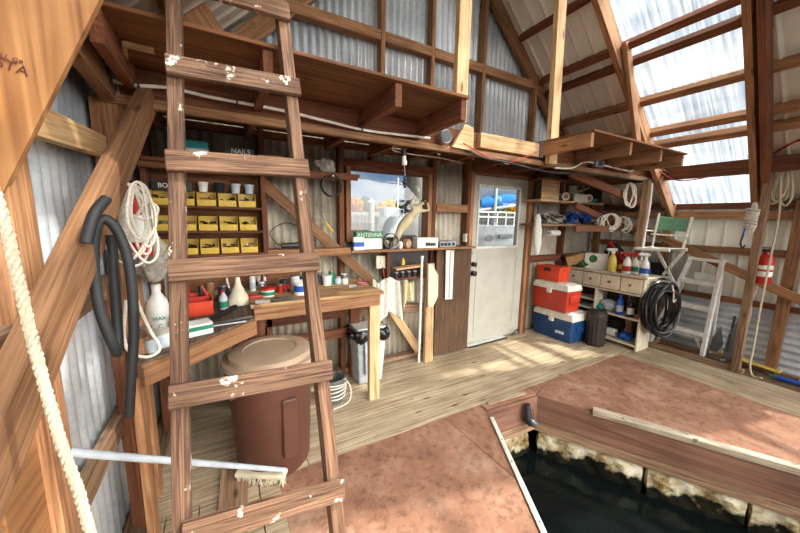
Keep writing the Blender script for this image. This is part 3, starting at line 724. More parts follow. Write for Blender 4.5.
# door mat strip + latch block
a = PZ(463, 346); b = PZ(508, 335); 
t = T('door_threshold_strip', 'white metal strip with black edge lying at the door foot', 'threshold strip', (2.75, 2.76, 0))
lumber('strip', (2.46, 2.745, .012), (3.12, 2.77, .012), .075, .012, 'white', t); lumber('rubber_edge', (2.46, 2.70, .008), (3.12, 2.725, .008), .02, .014, 'rubber', t)
t = T('door_stop', 'small metal hook latch at the right foot of the door', 'latch', (3.33, 2.76, .0))
MB().box((3.28, 2.745, .0), (3.36, 2.775, .03)).build('plate', 'steel', t, .003); MB().tube(bez([(3.2, 2.72, .02), (3.24, 2.71, .07), (3.3, 2.72, .09), (3.35, 2.73, .05)]), .008).build('hook', 'dark_metal', t)
# ------------------------------------------------------------------ ladder
lad = T('wooden_ladder', 'homemade paint-spotted wooden ladder leaning on the left loft edge', 'ladder', (.05, .72, 0))
def LY(z): return .735+.30*z
def lpt(x, y):
    d = ray(x, y); t = (LY(0)+.30*EYE)/(d.y-.30*d.z); return CAM+d*t
def rail(xa, ya, xb, yb):
    a, b = lpt(xa, ya), lpt(xb, yb); d = (b-a).normalized()
    b = b-d*(b.z/d.z); a = a-d*.25
    nrm = V((0, 1, -.3)).normalized()
    lumber('rail', a+nrm*.035, b+nrm*.035, .042, .066, 'ladder', lad, up=nrm); return a, b
ra = rail(173, 0, 181, 533); rb = rail(282, 0, 340, 533)
for (x0_, y0_, x1_, y1_) in ((176, -18, 289, 16), (166, 67, 299.5, 90), (166, 162, 308, 170), (168.5, 271.5, 318, 262), (169, 397, 331, 369), (182, 533, 343, 487)):
    a, b = lpt(x0_, y0_), lpt(x1_, y1_)
    b.z = a.z+(b.z-a.z)*.5+.0; 
    nrm = V((0, 1, -.3)).normalized()
    lumber('rung', a-nrm*.012, lpt(x1_, y1_)-nrm*.012, .02, .066, 'ladder', lad, up=V((0, .3, 1)))
lumber('rung', lpt(183, 533)+V((-.01, -.12, -.33)), lpt(343, 487)+V((.01, -.12, -.33)), .02, .066, 'ladder', lad)
# ------------------------------------------------------------------ ropes and hoses at the left
mb = MB(); twist(mb, bez([PY(-70, 20, .80), PY(-3, 200, .76), PY(14, 262, .75), PY(35, 350, .74), PY(60, 440, .72), PY(96, 560, .70), V((-.20, .66, .02))], 8), .0085, .04)
tag(mb.build('thick_rope', 'rope_tan'), 'thick twisted cream rope hanging at the left picture edge', 'rope')
t = T('rope_coil', 'coil of white rope hanging from the left brace over the black hose', 'rope', PY(128, 185, 1.50))
mb = MB(); top = PY(128, 184, 1.48); hank(mb, top, .30, .11, .0046, 5, (1, .2, 0), 5)
hank(mb, PY(138, 182, 1.38), .22, .09, .0046, 3, (1, .5, 0), 8)
loop = [PY(134, 220, 1.46), PY(146, 203, 1.46), PY(157, 207, 1.46), PY(155, 216, 1.46), PY(142, 219, 1.46), PY(130, 214, 1.46)]
mb.tube(bez(loop, 6), .0055, 6)
mb.tube(bez([PY(121, 200, 1.47), PY(123, 245, 1.45), PY(130, 270, 1.45), PY(137, 300, 1.44), PY(150, 330, 1.42), PY(160, 348, 1.40), PY(148, 357, 1.38), PY(130, 352, 1.38), PY(124, 335, 1.38), PY(126, 300, 1.40)], 6), .0055, 6)
mb.build('rope_loops', 'rope', t)
mb = MB(); ctr = [PY(126, 205, 1.45), PY(125, 240, 1.45)]
twist(mb, ctr, .016, .03); mb.build('wrapped_middle', 'rope', t)
t = T('black_hose', 'thick black rubber hose draped over the left brace', 'hose', PY(110, 300, 1.20))
mb = MB(); mb.tube(bez([PY(86, 243, 1.10), PY(94, 215, 1.12), PY(106, 199, 1.17)], 8), .0135, 12)
mb.build('hose_end', 'rubber', t)
mb = MB(); mb.tube(bez([PY(129, 416, 1.20), PY(131, 380, 1.20), PY(134, 330, 1.21), PY(130, 270, 1.21), PY(118, 232, 1.20), PY(104, 219, 1.19), PY(95, 232, 1.18), PY(94, 270, 1.18), PY(100, 310, 1.18), PY(112, 342, 1.19), PY(118, 352, 1.22), PY(117, 320, 1.25), PY(113, 260, 1.25), PY(112, 235, 1.25)], 8), .0135, 12)
mb.build('hose_loop', 'rubber', t)
# vertical stud by hose and bench leg
bx = PY(143, 450, 1.57).x
beam('bench_post', (bx, 1.60, 0), (bx, 1.60, .84), .09, .03, 'fir', 'narrow upright under the left end of the corner bench', 'post', up=(1, 0, 0))
bx = PY(126, 400, 1.75).x
beam('upright_board', (bx, 1.75, 0), (bx, 1.75, 1.2), .07, .045, 'red', 'dark upright behind the hanging hose', 'post', up=(1, 0, 0))
# red/white extinguisher-like tube and canvas bag
c = PY(140, 208, 1.85)
t = T('red_cylinder', 'red cylinder with white label and black cap behind the rope coil', 'cylinder', PY(142, 256, 1.85))
a, b = PY(141, 256, 1.85), PY(136, 197, 1.85)
mb = MB(); mb.cyl(a, b, .05); mb.build('body', 'red', t); MB().cyl(a.lerp(b, .25), a.lerp(b, .7), .0515).build('label_band', 'white', t)
MB().lathe(b, [(.05, 0), (.035, .03), (.02, .05), (.02, .07)], axis=(b-a)).build('cap', 'black', t)
def blob(c, sx, sy, sz, seed, amp=.16, n=20):
    rn = random.Random(seed); ph = [rn.uniform(0, 6.3) for _ in range(9)]; c = V(c)
    def fn(u, v):
        a = 2*PI*u; b = PI*v
        k = 1+amp*(math.sin(3*a+ph[0]+2*b)+.7*math.sin(5*a-4*b+ph[1])+.5*math.sin(9*a+7*b+ph[2])+.4*math.sin(13*b+4*a+ph[3]))*math.sin(b)
        return c+V((math.cos(a)*math.sin(b)*sx*k, math.sin(a)*math.sin(b)*sy*k, math.cos(b)*sz*(1+.3*(k-1))))
    return MB().grid(fn, n*2, n)
c = PY(151, 258, 1.9)
o = blob(c, .065, .055, .12, 4, .2).build('canvas_bag', 'canvas'); tag(o, 'crumpled pale grey canvas bag hanging above the white jug', 'bag')
# ------------------------------------------------------------------ bins and shelf
rack = T('bin_rack', 'wooden rack panel holding three rows of yellow bins', 'rack', (-.06, 2.68, 1.2))
box('back_panel', (-.40, 2.70, 1.2), (.27, 2.715, 1.80), 'ply_dark', rack)
for z in (1.565, 1.40, 1.24): lumber('rail', (-.40, 2.60, z-.012), (.26, 2.60, z-.012), .16, .016, 'red', rack)
for x in (-.41, .275): lumber('side', (x, 2.62, 1.05), (x, 2.62, 1.82), .03, .16, 'red', rack, up=(0, 1, 0))
def make_bin():
    t = T('parts_bin', '', 'storage bin', (0, 0, 0), 'yellow parts bins on the rack')
    w, d, h = .056, .12, .098
    mb = MB(); th = .003
    for s in (-1, 1):
        mb.prism([(s*w-(th if s > 0 else 0), 0, 0), (s*w-(th if s > 0 else 0), d, 0), (s*w-(th if s > 0 else 0), d, h), (s*w-(th if s > 0 else 0), .035, h), (s*w-(th if s > 0 else 0), .0, .045)], (th, 0, 0))
    mb.box((-w, 0, 0), (w, d, th)); mb.box((-w, d-th, 0), (w, d, h)); mb.box((-w, 0, 0), (w, th, .043))
    tr = mb.build('tray', 'yellow', t, .001)
    MB().box((-w*.55, -.004, .012), (w*.55, 0, .036)).build('label_holder', 'yellow', tr, .001)
    return t
pb = make_bin()
rows = ['top', 'middle', 'bottom']; cols = ['leftmost', 'second from left', 'third from left', 'fourth from left', 'rightmost']
for r_, z in enumerate((1.562, 1.397, 1.237)):
    for k in range(5):
        o = pb if (r_ == 0 and k == 0) else copy_tree(pb)
        o.matrix_basis = Matrix.Translation((-.33+k*.124, 2.535, z)); o['label'] = f'yellow parts bin, {cols[k]} in the {rows[r_]} row of the rack'
mats = ['dark_metal', 'steel', 'card', 'black', 'dark_metal']
for r_, z in enumerate((1.562, 1.397, 1.237)):
    for k in range(5):
        rn = random.Random(r_*7+k); mb = MB()
        for q in range(9):
            c = V((-.33+k*.124+rn.uniform(-.035, .035), 2.555+rn.uniform(0, .07), z+.02+q*.005)); dv = V((rn.uniform(-1, 1), rn.uniform(-1, 1), rn.uniform(-.2, .2))).normalized()*.018
            mb.cyl(c-dv, c+dv, .006, n=6)
        o = mb.build('loose_hardware', mats[(k+r_) % 5]); o['kind'] = 'stuff'; tag(o, f'loose screws and fittings filling the bin {cols[k]}, {rows[r_]} row', 'hardware', 'hardware in the parts bins')
# shelf above
sh = T('wall_shelf', 'dark wooden shelf above the yellow bins', 'shelf', (.3, 2.6, 1.82))
lumber('board', (-.42, 2.6, 1.835), (1.0, 2.6, 1.835), .26, .022, 'red', sh); lumber('front_edge', (-.42, 2.48, 1.80), (.98, 2.48, 1.815), .02, .035, 'red', sh)
def carton(name, c, sx, sy, sz, mat, label, rz=0, txt=None, tmat='paper', tsize=.03, cat='box', band=None):
    t = T(name, label, cat, c, rz=rz); w = wm(t)
    def X(p): return w @ V(p)
    ax, ay, az = w.to_3x3() @ V((sx/2, 0, 0)), w.to_3x3() @ V((0, sy/2, 0)), V((0, 0, sz/2))
    MB().obox(X((0, 0, sz/2)), ax, ay, az).build('carton', mat, t, .0015)
    if band: MB().obox(X((0, 0, sz*band[0])), ax*1.004, ay*1.01, az*band[1]).build('printed_band', band[2], t)
    if txt: text('printed_name', txt, tsize, X((0, -sy/2-.0035, sz*(band[0] if band else .5))), w.to_3x3() @ V((1, 0, 0)), (0, 0, 1), tmat, t)
    MB().obox(X((0, 0, sz+.0006)), ax*.97, ay*.05, V((0, 0, .0006))).build('tape', 'paper' if mat != 'paper' else 'card', t)
    return t
carton('small_carton', (-.14, 2.56, 1.848), .17, .12, .125, 'teal', 'teal and white carton on the shelf above the bins', .1, band=(.4, .4, 'white'))
carton('nail_box', (.14, 2.55, 1.848), .16, .12, .105, 'black', 'black nail box with white lettering on the shelf', .0, 'NAILS', 'paper', .045, band=(.78, .35, 'black'))
carton('small_carton', (.34, 2.6, 1.848), .15, .12, .09, 'card', 'open cardboard carton beside the nail box', -.2)
carton('anchor_box', (-.27, 2.62, 1.66), .22, .06, .055, 'black', 'black carton with white letters above the top bin row', 0, 'BOARDS', 'paper', .04)
for k, (x, mt, lb) in enumerate(((-.10, 'paper', 'cream cup above the second gap of the top bin row'), (.0, 'darkfab', 'black pouch above the top bin row'), (.10, 'bin_grey', 'grey tub above the top bin row'), (.19, 'bin_grey', 'grey tub at the right end above the top bin row'))):
    t = T('small_tub', lb, 'tub', (x, 2.63, 1.66))
    MB().lathe((x, 2.63, 1.66), [(.026, 0), (.032, .06), (.029, .06), (.024, .004)], 16).build('tub', mt, t); MB().lathe((x, 2.63, 1.72), [(.034, 0), (.034, .006), (.001, .008)], 16).build('rim', mt, t)
# lower shelf w/ tools
sh = T('wall_shelf', 'narrow fir shelf between the yellow bins and the window', 'shelf', (.6, 2.66, 1.2))
lumber('board', (.29, 2.66, 1.235), (.96, 2.66, 1.235), .15, .02, 'fir', sh); lumber('front_edge', (.29, 2.59, 1.205), (.96, 2.59, 1.205), .018, .05, 'fir', sh)
t = T('power_tool', 'dark corded power tool lying on the narrow shelf', 'tool', (.58, 2.64, 1.245))
MB().tube([(.40, 2.62, 1.275), (.50, 2.62, 1.275), (.60, 2.63, 1.29), (.66, 2.63, 1.29)], [.02, .024, .034, .028], 12).build('housing', 'dark_metal', t)
MB().tube([(.60, 2.63, 1.29), (.62, 2.61, 1.35)], [.02, .014], 10).build('handle', 'black', t)
MB().tube(bez([(.40, 2.62, 1.275), (.36, 2.66, 1.30), (.33, 2.7, 1.38), (.45, 2.72, 1.45), (.6, 2.74, 1.42), (.68, 2.74, 1.5)]), .004, 6).build('cord', 'black', t)
c = PY(307, 236, 2.66); 
t = T('screwdriver', 'yellow and black screwdriver leaning by the ladder rail', 'screwdriver', c)
MB().tube([PY(325, 222, 2.66), PY(333, 232, 2.66)], .012, 10).build('handle', 'yellow', t); MB().tube([PY(318, 205, 2.66), PY(325, 222, 2.66)], .005, 8).build('shaft', 'steel', t)
t = T('cable_coil', 'coiled dark green cable hanging left of the window', 'cable', PY(331, 170, 2.6))
mb = MB(); cc = PY(331, 186, 2.44)
for k in range(5): mb.tube([cc+V((math.cos(a)*.078*(1+.03*math.sin(k+a)), -.01*k, math.sin(a)*.078)) for a in [2*PI*j/28 for j in range(29)]], .005, 6)
mb.build('coils', 'hose_blk', t); MB().cyl(cc+V((0, .03, .07)), cc+V((0, -.06, .07)), .006, n=8).build('peg', 'steel', t)
o = blob(PY(326, 166, 2.52), .07, .05, .06, 12, .2).build('rag', 'canvas'); tag(o, 'crumpled grey rag on the shelf end above the coiled cable', 'rag')
# ------------------------------------------------------------------ workbench
ZB = .93
wbn = T('workbench', 'wooden workbench with pale top along the back wall', 'workbench', (.6, 2.45, 0))
lumber('top_board', (.13, 2.34, ZB-.012), (1.09, 2.34, ZB-.012), .28, .025, 'bench_top', wbn); lumber('top_board', (.13, 2.62, ZB-.012), (1.09, 2.62, ZB-.012), .275, .025, 'bench_top', wbn)
lumber('apron', (.15, 2.225, ZB-.07), (1.06, 2.225, ZB-.07), .03, .085, 'fir', wbn)
lumber('apron', (1.06, 2.24, ZB-.07), (1.06, 2.74, ZB-.07), .03, .085, 'fir', wbn)
for x, y, mt in ((1.03, 2.26, 'pale'), (.17, 2.27, 'red'), (1.03, 2.7, 'red'), (.17, 2.7, 'red')): lumber('leg', (x, y, 0), (x, y, ZB-.03), .05, .09, mt, wbn, up=(1, 0, 0))
lumber('stretcher', (.2, 2.7, .45), (1.0, 2.7, .45), .03, .085, 'red', wbn)
# corner bench
ZC = .90
a = PZ(140, 364, ZC); b = PZ(254, 318, ZC)
cb = T('corner_bench', 'dark topped corner bench along the left wall', 'workbench', (-.2, 2.1, 0))
poly = [(XL+.115, a.y+.3, ZC-.02), (a.x, a.y, ZC-.02), (b.x, b.y, ZC-.02), (.125, 2.74, ZC-.02), (XL+.115, 2.74, ZC-.02)]
MB().prism(poly, (0, 0, .02)).build('top', 'bench_dark', cb, .002)
n_ = (b-a).cross(V((0, 0, 1))).normalized()
lumber('apron', a+V((0, 0, -.055))+n_*.0, b+V((0, 0, -.055)), .035, .09, 'fir', cb)
lumber('leg', (-.38, 2.5, 0), (-.38, 2.5, ZC-.02), .05, .09, 'red', cb, up=(1, 0, 0)); lumber('leg', (.06, 2.62, 0), (.06, 2.62, ZC-.02), .05, .09, 'red', cb, up=(1, 0, 0))
# wooden block at front left of bench
a = PZ(134, 362, ZC); b = PZ(152, 335, ZC)
# items on the corner bench
def jug(x, y, z, s, label, body='white', cap='white'):
    t = T('plastic_jug', label, 'bottle', (x, y, z))
    MB().lathe((x, y, z), [(.045*s, 0), (.05*s, .01*s), (.05*s, .12*s), (.042*s, .16*s), (.02*s, .195*s), (.018*s, .215*s)], 20).build('body', body, t, .001)
    MB().lathe((x, y, z+.213*s), [(.021*s, 0), (.021*s, .028*s), (.016*s, .03*s)], 16).build('cap', cap, t); return t
p = PZ(160, 330, ZC); t = jug(p.x, p.y, ZC, 1.02, 'white plastic jug with green print on the corner bench')
text('label_text', 'MAX', .028, (p.x+.012, p.y-.053, ZC+.075), (1, .2, 0), (0, 0, 1), 'green', t); text('label_text', 'C', .028, (p.x+.012, p.y-.053, ZC+.035), (1, .2, 0), (0, 0, 1), 'green', t)
p = PZ(161, 345, ZC)
t = T('glass_jar', 'low clear jar lying in front of the white jug', 'jar', p); MB().lathe(p, [(.05, 0), (.055, .01), (.055, .05), (.045, .06)], 20).build('jar', 'bin_grey', t); MB().lathe(p+V((0, 0, .06)), [(.047, 0), (.047, .012), (.001, .014)], 20).build('lid', 'canvas', t)
p = PZ(199, 316, ZC)
t = T('tool_tray', 'open orange-red plastic tray of tools on the corner bench', 'tray', p, rz=.15); w = wm(t)
def lb(mb, w, a, b):
    a, b = V(a), V(b); c = (a+b)/2; h = (b-a)/2; r = w.to_3x3(); return mb.obox(w @ c, r @ V((h.x, 0, 0)), r @ V((0, h.y, 0)), r @ V((0, 0, h.z)))
mb = MB()
for a, b in (((-.11, 0, 0), (.08, .17, .004)), ((-.11, 0, 0), (.08, .005, .085)), ((-.11, .165, 0), (.08, .17, .11)), ((-.11, 0, 0), (-.105, .17, .095)), ((.075, 0, 0), (.08, .17, .095))): lb(mb, w, a, b)
mb.build('tray', 'orange_red', t, .001)
mb = MB(); lb(mb, w, (-.10, .08, .005), (.07, .085, .10)); mb.build('divider', 'red', t)
rn = random.Random(2)
for k, (mt, lb_) in enumerate((('red', 'red-handled tool standing in the orange tray, left'), ('steel', 'steel tool standing in the orange tray, middle'), ('black', 'black-handled tool standing in the orange tray'), ('red', 'red-handled tool at the right of the orange tray'))):
    c = w @ V((-.07+k*.04, .12, .01)); o = MB().tube([c, c+V((rn.uniform(-.03, .03), .0, .09)), c+V((rn.uniform(-.04, .04), 0, .15))], [.006, .012, .011], 8).build('hand_tool', mt); tag(o, lb_, 'tool')
p = PZ(224, 309, ZC); t = jug(p.x, p.y, ZC, .52, 'small clear bottle with red cap and green label on the corner bench', 'bin_grey', 'red')
MB().lathe((p.x, p.y, ZC+.015), [(.0268, 0), (.0268, .04)], 20).build('label_wrap', 'green', t)
p = PZ(239, 303, ZC); t = T('funnel', 'white funnel standing upside down on the corner bench', 'funnel', p)
MB().lathe(p, [(.082, 0), (.08, .012), (.05, .07), (.022, .13), (.012, .19), (.009, .215), (.006, .215)], 24).build('cone', 'cream', t); MB().lathe(p, [(.086, 0), (.086, .006), (.08, .012)], 24).build('rim', 'cream', t)
p = PZ(199, 333, ZC)
carton('bulb_box', (p.x, p.y, ZC), .11, .09, .06, 'white', 'small white and dark green box on the corner bench', .3, band=(.62, .35, 'green'))
p = PZ(180, 330, ZC); t = T('glass_jar', 'round clear container beside the orange tray', 'jar', p); MB().lathe(p, [(.03, 0), (.04, .02), (.04, .06), (.03, .075)], 18).build('jar', 'bin_grey', t); MB().lathe(p+V((0, 0, .074)), [(.032, 0), (.032, .01), (.001, .012)], 18).build('lid', 'steel', t)
t = T('hacksaw', 'black-handled saw lying across the corner bench', 'saw', PZ(225, 322, ZC))
a, b = PZ(203, 328, ZC), PZ(236, 313, ZC)
MB().tube([a+V((0, 0, .03)), b+V((0, 0, .04))], [.012, .015], 8).build('handle', 'black', t); MB().bar(a+V((0, 0, .012)), PZ(252, 318, ZC)+V((0, 0, .012)), .03, .003).build('blade', 'steel', t)
a, b = PZ(200, 330, ZC), PZ(246, 323, ZC)
o = MB().tube([a+V((0, 0, .01)), b+V((0, 0, .01))], .007, 8).build('steel_rod', 'steel'); tag(o, 'long steel rod lying at the corner bench front', 'rod')
# items on the main bench
p = PZ(268, 296, ZB); t = T('paint_tub', 'white tub with red lid and dark label on the workbench', 'tub', p)
MB().lathe(p, [(.042, 0), (.05, .05)], 20).build('tub', 'white', t); MB().lathe(p+V((0, 0, .012)), [(.0455, 0), (.0485, .025)], 20).build('label_wrap', 'green', t); MB().lathe(p+V((0, 0, .05)), [(.054, 0), (.054, .016), (.001, .018)], 20).build('lid', 'red', t)
p = PZ(301, 294, ZB); t = T('paint_tub', 'tall white tub with blue label beside the ladder rail', 'tub', p)
MB().lathe(p, [(.05, 0), (.055, .10), (.051, .10), (.046, .01)], 20).build('tub', 'white', t); MB().lathe(p+V((0, 0, .025)), [(.0523, 0), (.0548, .045)], 20).build('label_wrap', 'blue', t); MB().tube([p+V((.055*math.cos(a), -.055*math.sin(a)*.3-.03, .095-.03*math.sin(a))) for a in [PI*j/10 for j in range(11)]], .002, 6).build('bail_handle', 'steel', t)
p = PZ(285, 291, ZB); t = T('paint_tub', 'red and dark labelled can behind the white tubs', 'tub', p); MB().lathe(p, [(.035, 0), (.035, .09)], 18).build('can', 'dark_metal', t); MB().lathe(p+V((0, 0, .02)), [(.0358, 0), (.0358, .04)], 18).build('label_wrap', 'red', t)
p = PZ(282, 287, ZB); 
carton('small_carton', (p.x+.05, p.y+.12, ZB), .12, .08, .1, 'white', 'white carton with green print standing at the back of the workbench', .1, band=(.6, .3, 'green'))
p = PZ(327, 285, ZB); t = T('paint_cup', 'white cup of brushes on the workbench right of the ladder rail', 'cup', p); MB().lathe(p, [(.034, 0), (.042, .085), (.038, .085), (.03, .01)], 18).build('cup', 'white', t); MB().lathe(p+V((0, 0, .08)), [(.045, 0), (.045, .006)], 18).build('rim', 'white', t)
for k, (x, y, mt, lb_, r) in enumerate(((338, 284, 'bin_grey', 'pale grey rounded lump of filler on the workbench', .03), (342, 279, 'green', 'small green jar near the cup on the workbench', .026), (345, 284, 'white', 'white crumpled wipe on the workbench', .028), (262, 290, 'steel', 'steel tin behind the red lidded tub', .03), (315, 284, 'dark_metal', 'dark tin behind the ladder rail on the workbench', .03), (276, 284, 'white', 'white bottle at the back of the workbench', .025))):
    p = PZ(x, y, ZB)
    t = T('small_jar', lb_, 'jar', p); MB().lathe(p, [(r*.9, 0), (r, r*.3), (r, r*1.4), (r*.7, r*1.8)], 16).build('jar', mt, t); MB().lathe(p+V((0, 0, r*1.8)), [(r*.72, 0), (r*.72, r*.4), (.001, r*.42)], 16).build('lid', 'white' if k % 2 else 'canvas', t)
p = PZ(362, 284.5, ZB); t = T('shallow_dish', 'shallow pink-red rimmed dish at the right end of the workbench', 'dish', p); MB().lathe(p, [(.045, 0), (.06, .02), (.056, .02), (.042, .004)], 22).build('dish', 'red', t); MB().lathe(p+V((0, 0, .004)), [(.05, .0), (.05, .008), (.001, .010)], 22).build('contents', 'paper', t)
rn = random.Random(9)
for k, (x, y, mt) in enumerate(((256, 298, 'red'), (263, 303, 'canvas'), (243, 297, 'red'), (352, 287, 'canvas'), (292, 300, 'steel'), (278, 301, 'black'))):
    p = PZ(x, y, ZB)+V((0, 0, .008)); a = rn.uniform(-.6, .6); dv = V((math.cos(a), math.sin(a), 0))*.045
    nm = ['red glove', 'grey glove', 'red rag roll', 'grey wad of tape', 'steel spatula', 'black marker'][k]
    o = MB().tube([p-dv, p, p+dv], [.014, .017, .009], 8).build(['work_glove', 'work_glove', 'rag_roll', 'tape_wad', 'spatula', 'marker'][k], mt); tag(o, nm+' lying on the workbench front', 'tool' if k > 3 else 'glove' if k < 2 else 'rag')
bb = box('dark_backing', (-.30, 2.742, .935), (.56, 2.752, 1.19), 'ply_dark'); tag(bb, 'dark sheet added to darken the wall behind the workbench clutter, under the bins', 'board')  # added sheet, its dark colour deepens this stretch of wall
rn = random.Random(21)
spec = [(.02, 2.60, 'white', 'brush', 'white handled brush standing behind the funnel'), (.22, 2.66, 'cream', 'brush', 'cream handled brush leaning behind the caulk tubes'), (.27, 2.67, 'white', 'brush', 'white handled brush leaning right of the cream one'),
        (.40, 2.62, 'steel', 'tin', 'steel tin at the back of the workbench beside the brushes'), (.48, 2.55, 'white', 'tin', 'white tin at the back of the workbench'), (.55, 2.64, 'black', 'tin', 'black tin at the back of the workbench'), (.36, 2.50, 'red', 'tin', 'small red tin behind the red lidded tub'),
        (.70, 2.66, 'dark_metal', 'tin', 'dark tin behind the white cup'), (.80, 2.64, 'green', 'tin', 'green tin near the wall behind the white cup'), (.92, 2.66, 'steel', 'tin', 'steel tin near the wall at the workbench end'), (-.10, 2.62, 'card', 'tin', 'tan tub at the back of the corner bench'), (-.02, 2.5, 'dark_metal', 'tin', 'dark can at the back of the corner bench')]
for x, y, mt, kd, lb_ in spec:
    zt = ZB if x > .13 else ZC
    if kd == 'tin':
        t = T('small_tin', lb_, 'tin', (x, y, zt)); r = rn.uniform(.024, .036); h = rn.uniform(.06, .12); MB().lathe((x, y, zt), [(r, 0), (r, h)], 18).build('can', mt, t); MB().lathe((x, y, zt+h), [(r*1.06, 0), (r*1.06, .006), (.001, .008)], 18).build('lid', 'steel' if mt != 'steel' else 'white', t)
    else:
        t = T('paint_brush', lb_, 'brush', (x, y, zt)); a = V((x, y, zt)); b = V((x+rn.uniform(-.03, .03), 2.735, zt+.2)); MB().tube([a.lerp(b, .3), a.lerp(b, .6), b], [.012, .008, .01], 8).build('handle', mt, t); MB().bar(a, a.lerp(b, .3), .035, .012, (1, 0, 0)).build('bristles', 'dark_metal', t)
t = T('wood_block', 'light wooden block standing on the front corner of the corner bench', 'wood block', PZ(141, 352, ZC)); p = PZ(141, 352, ZC)
MB().obox(p+V((0, .03, .035)), V((.022, .008, 0)), V((-.02, .06, 0)), V((0, 0, .035))).build('block', 'fir_y', t, .002)
for k, (x, y, r, mt, lb_) in enumerate(((152, 352, .022, 'bin_grey', 'small clear glass on the corner bench beside the wooden block'), (146, 340, .028, 'card', 'brown jar behind the wooden block on the corner bench'), (168, 322, .03, 'dark_metal', 'dark tin behind the white jug'))):
    p = PZ(x, y, ZC); t = T('small_jar', lb_, 'jar', p); MB().lathe(p, [(r*.8, 0), (r, .02), (r, .06)], 16).build('jar', mt, t); MB().lathe(p+V((0, 0, .058)), [(r*1.05, 0), (r*1.05, .008)], 16).build('lid', 'steel', t)
# bottles hanging white nozzle
for k, (x, y) in enumerate(((249, 283), (254, 280))):
    p = PZ(x+4, y+8, ZB); t = T('caulk_tube', 'white caulk tube standing at the left of the workbench, '+('nearer' if k == 0 else 'further')+' of two', 'tube', p); MB().lathe(p, [(.022, 0), (.022, .11), (.006, .12), (.003, .17)], 14).build('tube', 'white', t); MB().lathe(p+V((0, 0, .02)), [(.0226, 0), (.0226, .05)], 14).build('label_wrap', 'red' if k else 'bin_grey', t)
# ------------------------------------------------------------------ under the benches
c = V((.21, 1.95, 0)); gc = T('garbage_can', 'big round brown garbage can with tan lid under the bench', 'garbage can', c)
MB().lathe(c, [(.20, 0), (.21, .02), (.235, .60), (.25, .61), (.25, .66)], 40).build('body', 'can_brown', gc)
MB().lathe(c+V((0, 0, .655)), [(.262, 0), (.268, .012), (.262, .03), (.236, .034), (.228, .062), (.215, .066), (.15, .07), (.145, .064), (.001, .066)], 40).build('lid', 'can_lid', gc)
for s in (0, PI): 
    ax = V((math.cos(s+.5), math.sin(s+.5), 0)); MB().obox(c+ax*.262+V((0, 0, .56)), ax*.03, ax.cross(V((0, 0, 1)))*.06, V((0, 0, .02))).build('handle', 'can_brown', gc, .008)
MB().box((c.x+.02, c.y-.242, .14), (c.x+.10, c.y-.215, .5)).build('raised_panel', 'can_brown', gc, .01)
# bucket with hose
p = V((.72, 2.38, 0)); t = T('bucket', 'grey bucket with white cord coiled around it beside the ladder rail', 'bucket', p)
MB().lathe(p, [(.075, 0), (.095, .2), (.1, .2), (.1, .215), (.09, .215), (.07, .01)], 24).build('pail', 'steel', t)
mb = MB()
for k in range(5): mb.tube([p+V((math.cos(a)*(.1+.004*k), math.sin(a)*.1, .07+.025*k+.01*math.sin(a+k))) for a in [2*PI*j/24 for j in range(25)]], .006, 6)
mb.tube(bez([p+V((.1, 0, .17)), p+V((.14, -.03, .1)), p+V((.1, -.1, .02)), p+V((-.05, -.14, .01))]), .006, 6); mb.build('cord', 'rope', t)
# white bin with bag
p = V((1.12, 2.60, 0)); t = T('trash_bin', 'pale grey trash bin with black liner under the bench end', 'trash bin', p)
def taper(c, a0, b0, a1, b1, h, n=4):
    c = V(c); vs = []
    for (a, b, z) in ((a0, b0, 0), (a1, b1, h)): vs += [c+V((-a, -b, z)), c+V((a, -b, z)), c+V((a, b, z)), c+V((-a, b, z))]
    return MB().add(vs, [(0, 3, 2, 1), (4, 5, 6, 7), (0, 1, 5, 4), (1, 2, 6, 5), (2, 3, 7, 6), (3, 0, 4, 7)])
taper(p, .115, .09, .145, .115, .50).build('bin', 'bin_grey', t, .015)
taper(p+V((-.01, -.128, .1)), .06, .004, .07, .004, .30).build('raised_panel', 'bin_grey', t, .006)
def linf(u, v):
    a = 2*PI*u; k = 1/max(abs(math.cos(a)), abs(math.sin(a)))**.75
    wv = .012*math.sin(11*a)+.008*math.sin(23*a+1)
    r = .155+wv*(1 if v > .2 else .2)+.015*math.sin(v*3)
    return p+V((math.cos(a)*k*(r+.01), math.sin(a)*k*(r-.02), .515-.09*v-.02*math.sin(5*a)*v))
MB().grid(linf, 80, 5).build('bag_overhang', 'bag_black', t, solid=.003)
MB().obox(p+V((0, 0, .522)), V((.14, 0, 0)), V((0, .11, 0)), V((0, 0, .008))).build('lid', 'white', t, .01)
# broom
a = PY(36, 449, 1.5); hd0, hd1 = PZ(237, 474, .05), PZ(287, 478, .05)
br = T('push_broom', 'long grey-handled deck brush lying across the lower left', 'broom', hd0)
mid = PZ(240, 467, .09); far = PX(64, 452, -.44)
MB().tube([far, PZ(285, 470, .07)], [.0125, .0125], 12).build('handle', 'bin_grey', br)
a, b = PZ(237, 472, .06), PZ(286, 474, .06); MB().bar(a, b, .06, .028).build('head_block', 'cream', br, .006)
mb = MB(); rn = random.Random(5); dv = b-a; sd = dv.normalized().cross(V((0, 0, 1)))
for k in range(220):
    q_ = a+dv*rn.uniform(.02, .98)+sd*rn.uniform(-.026, .026); mb.tube([q_-V((0, 0, .012)), q_+V((rn.uniform(-.012, .012), rn.uniform(-.012, .012), -.055))], .0016, 4)
o = mb.build('bristles', 'cream', br); o['kind'] = 'stuff'
# stray planks low left
o = lumber('loose_board', (-.05, 1.3, .012), (-.02, 1.95, .012), .14, .02, 'grey'); tag(o, 'weathered loose board on the floor left of the garbage can', 'board')
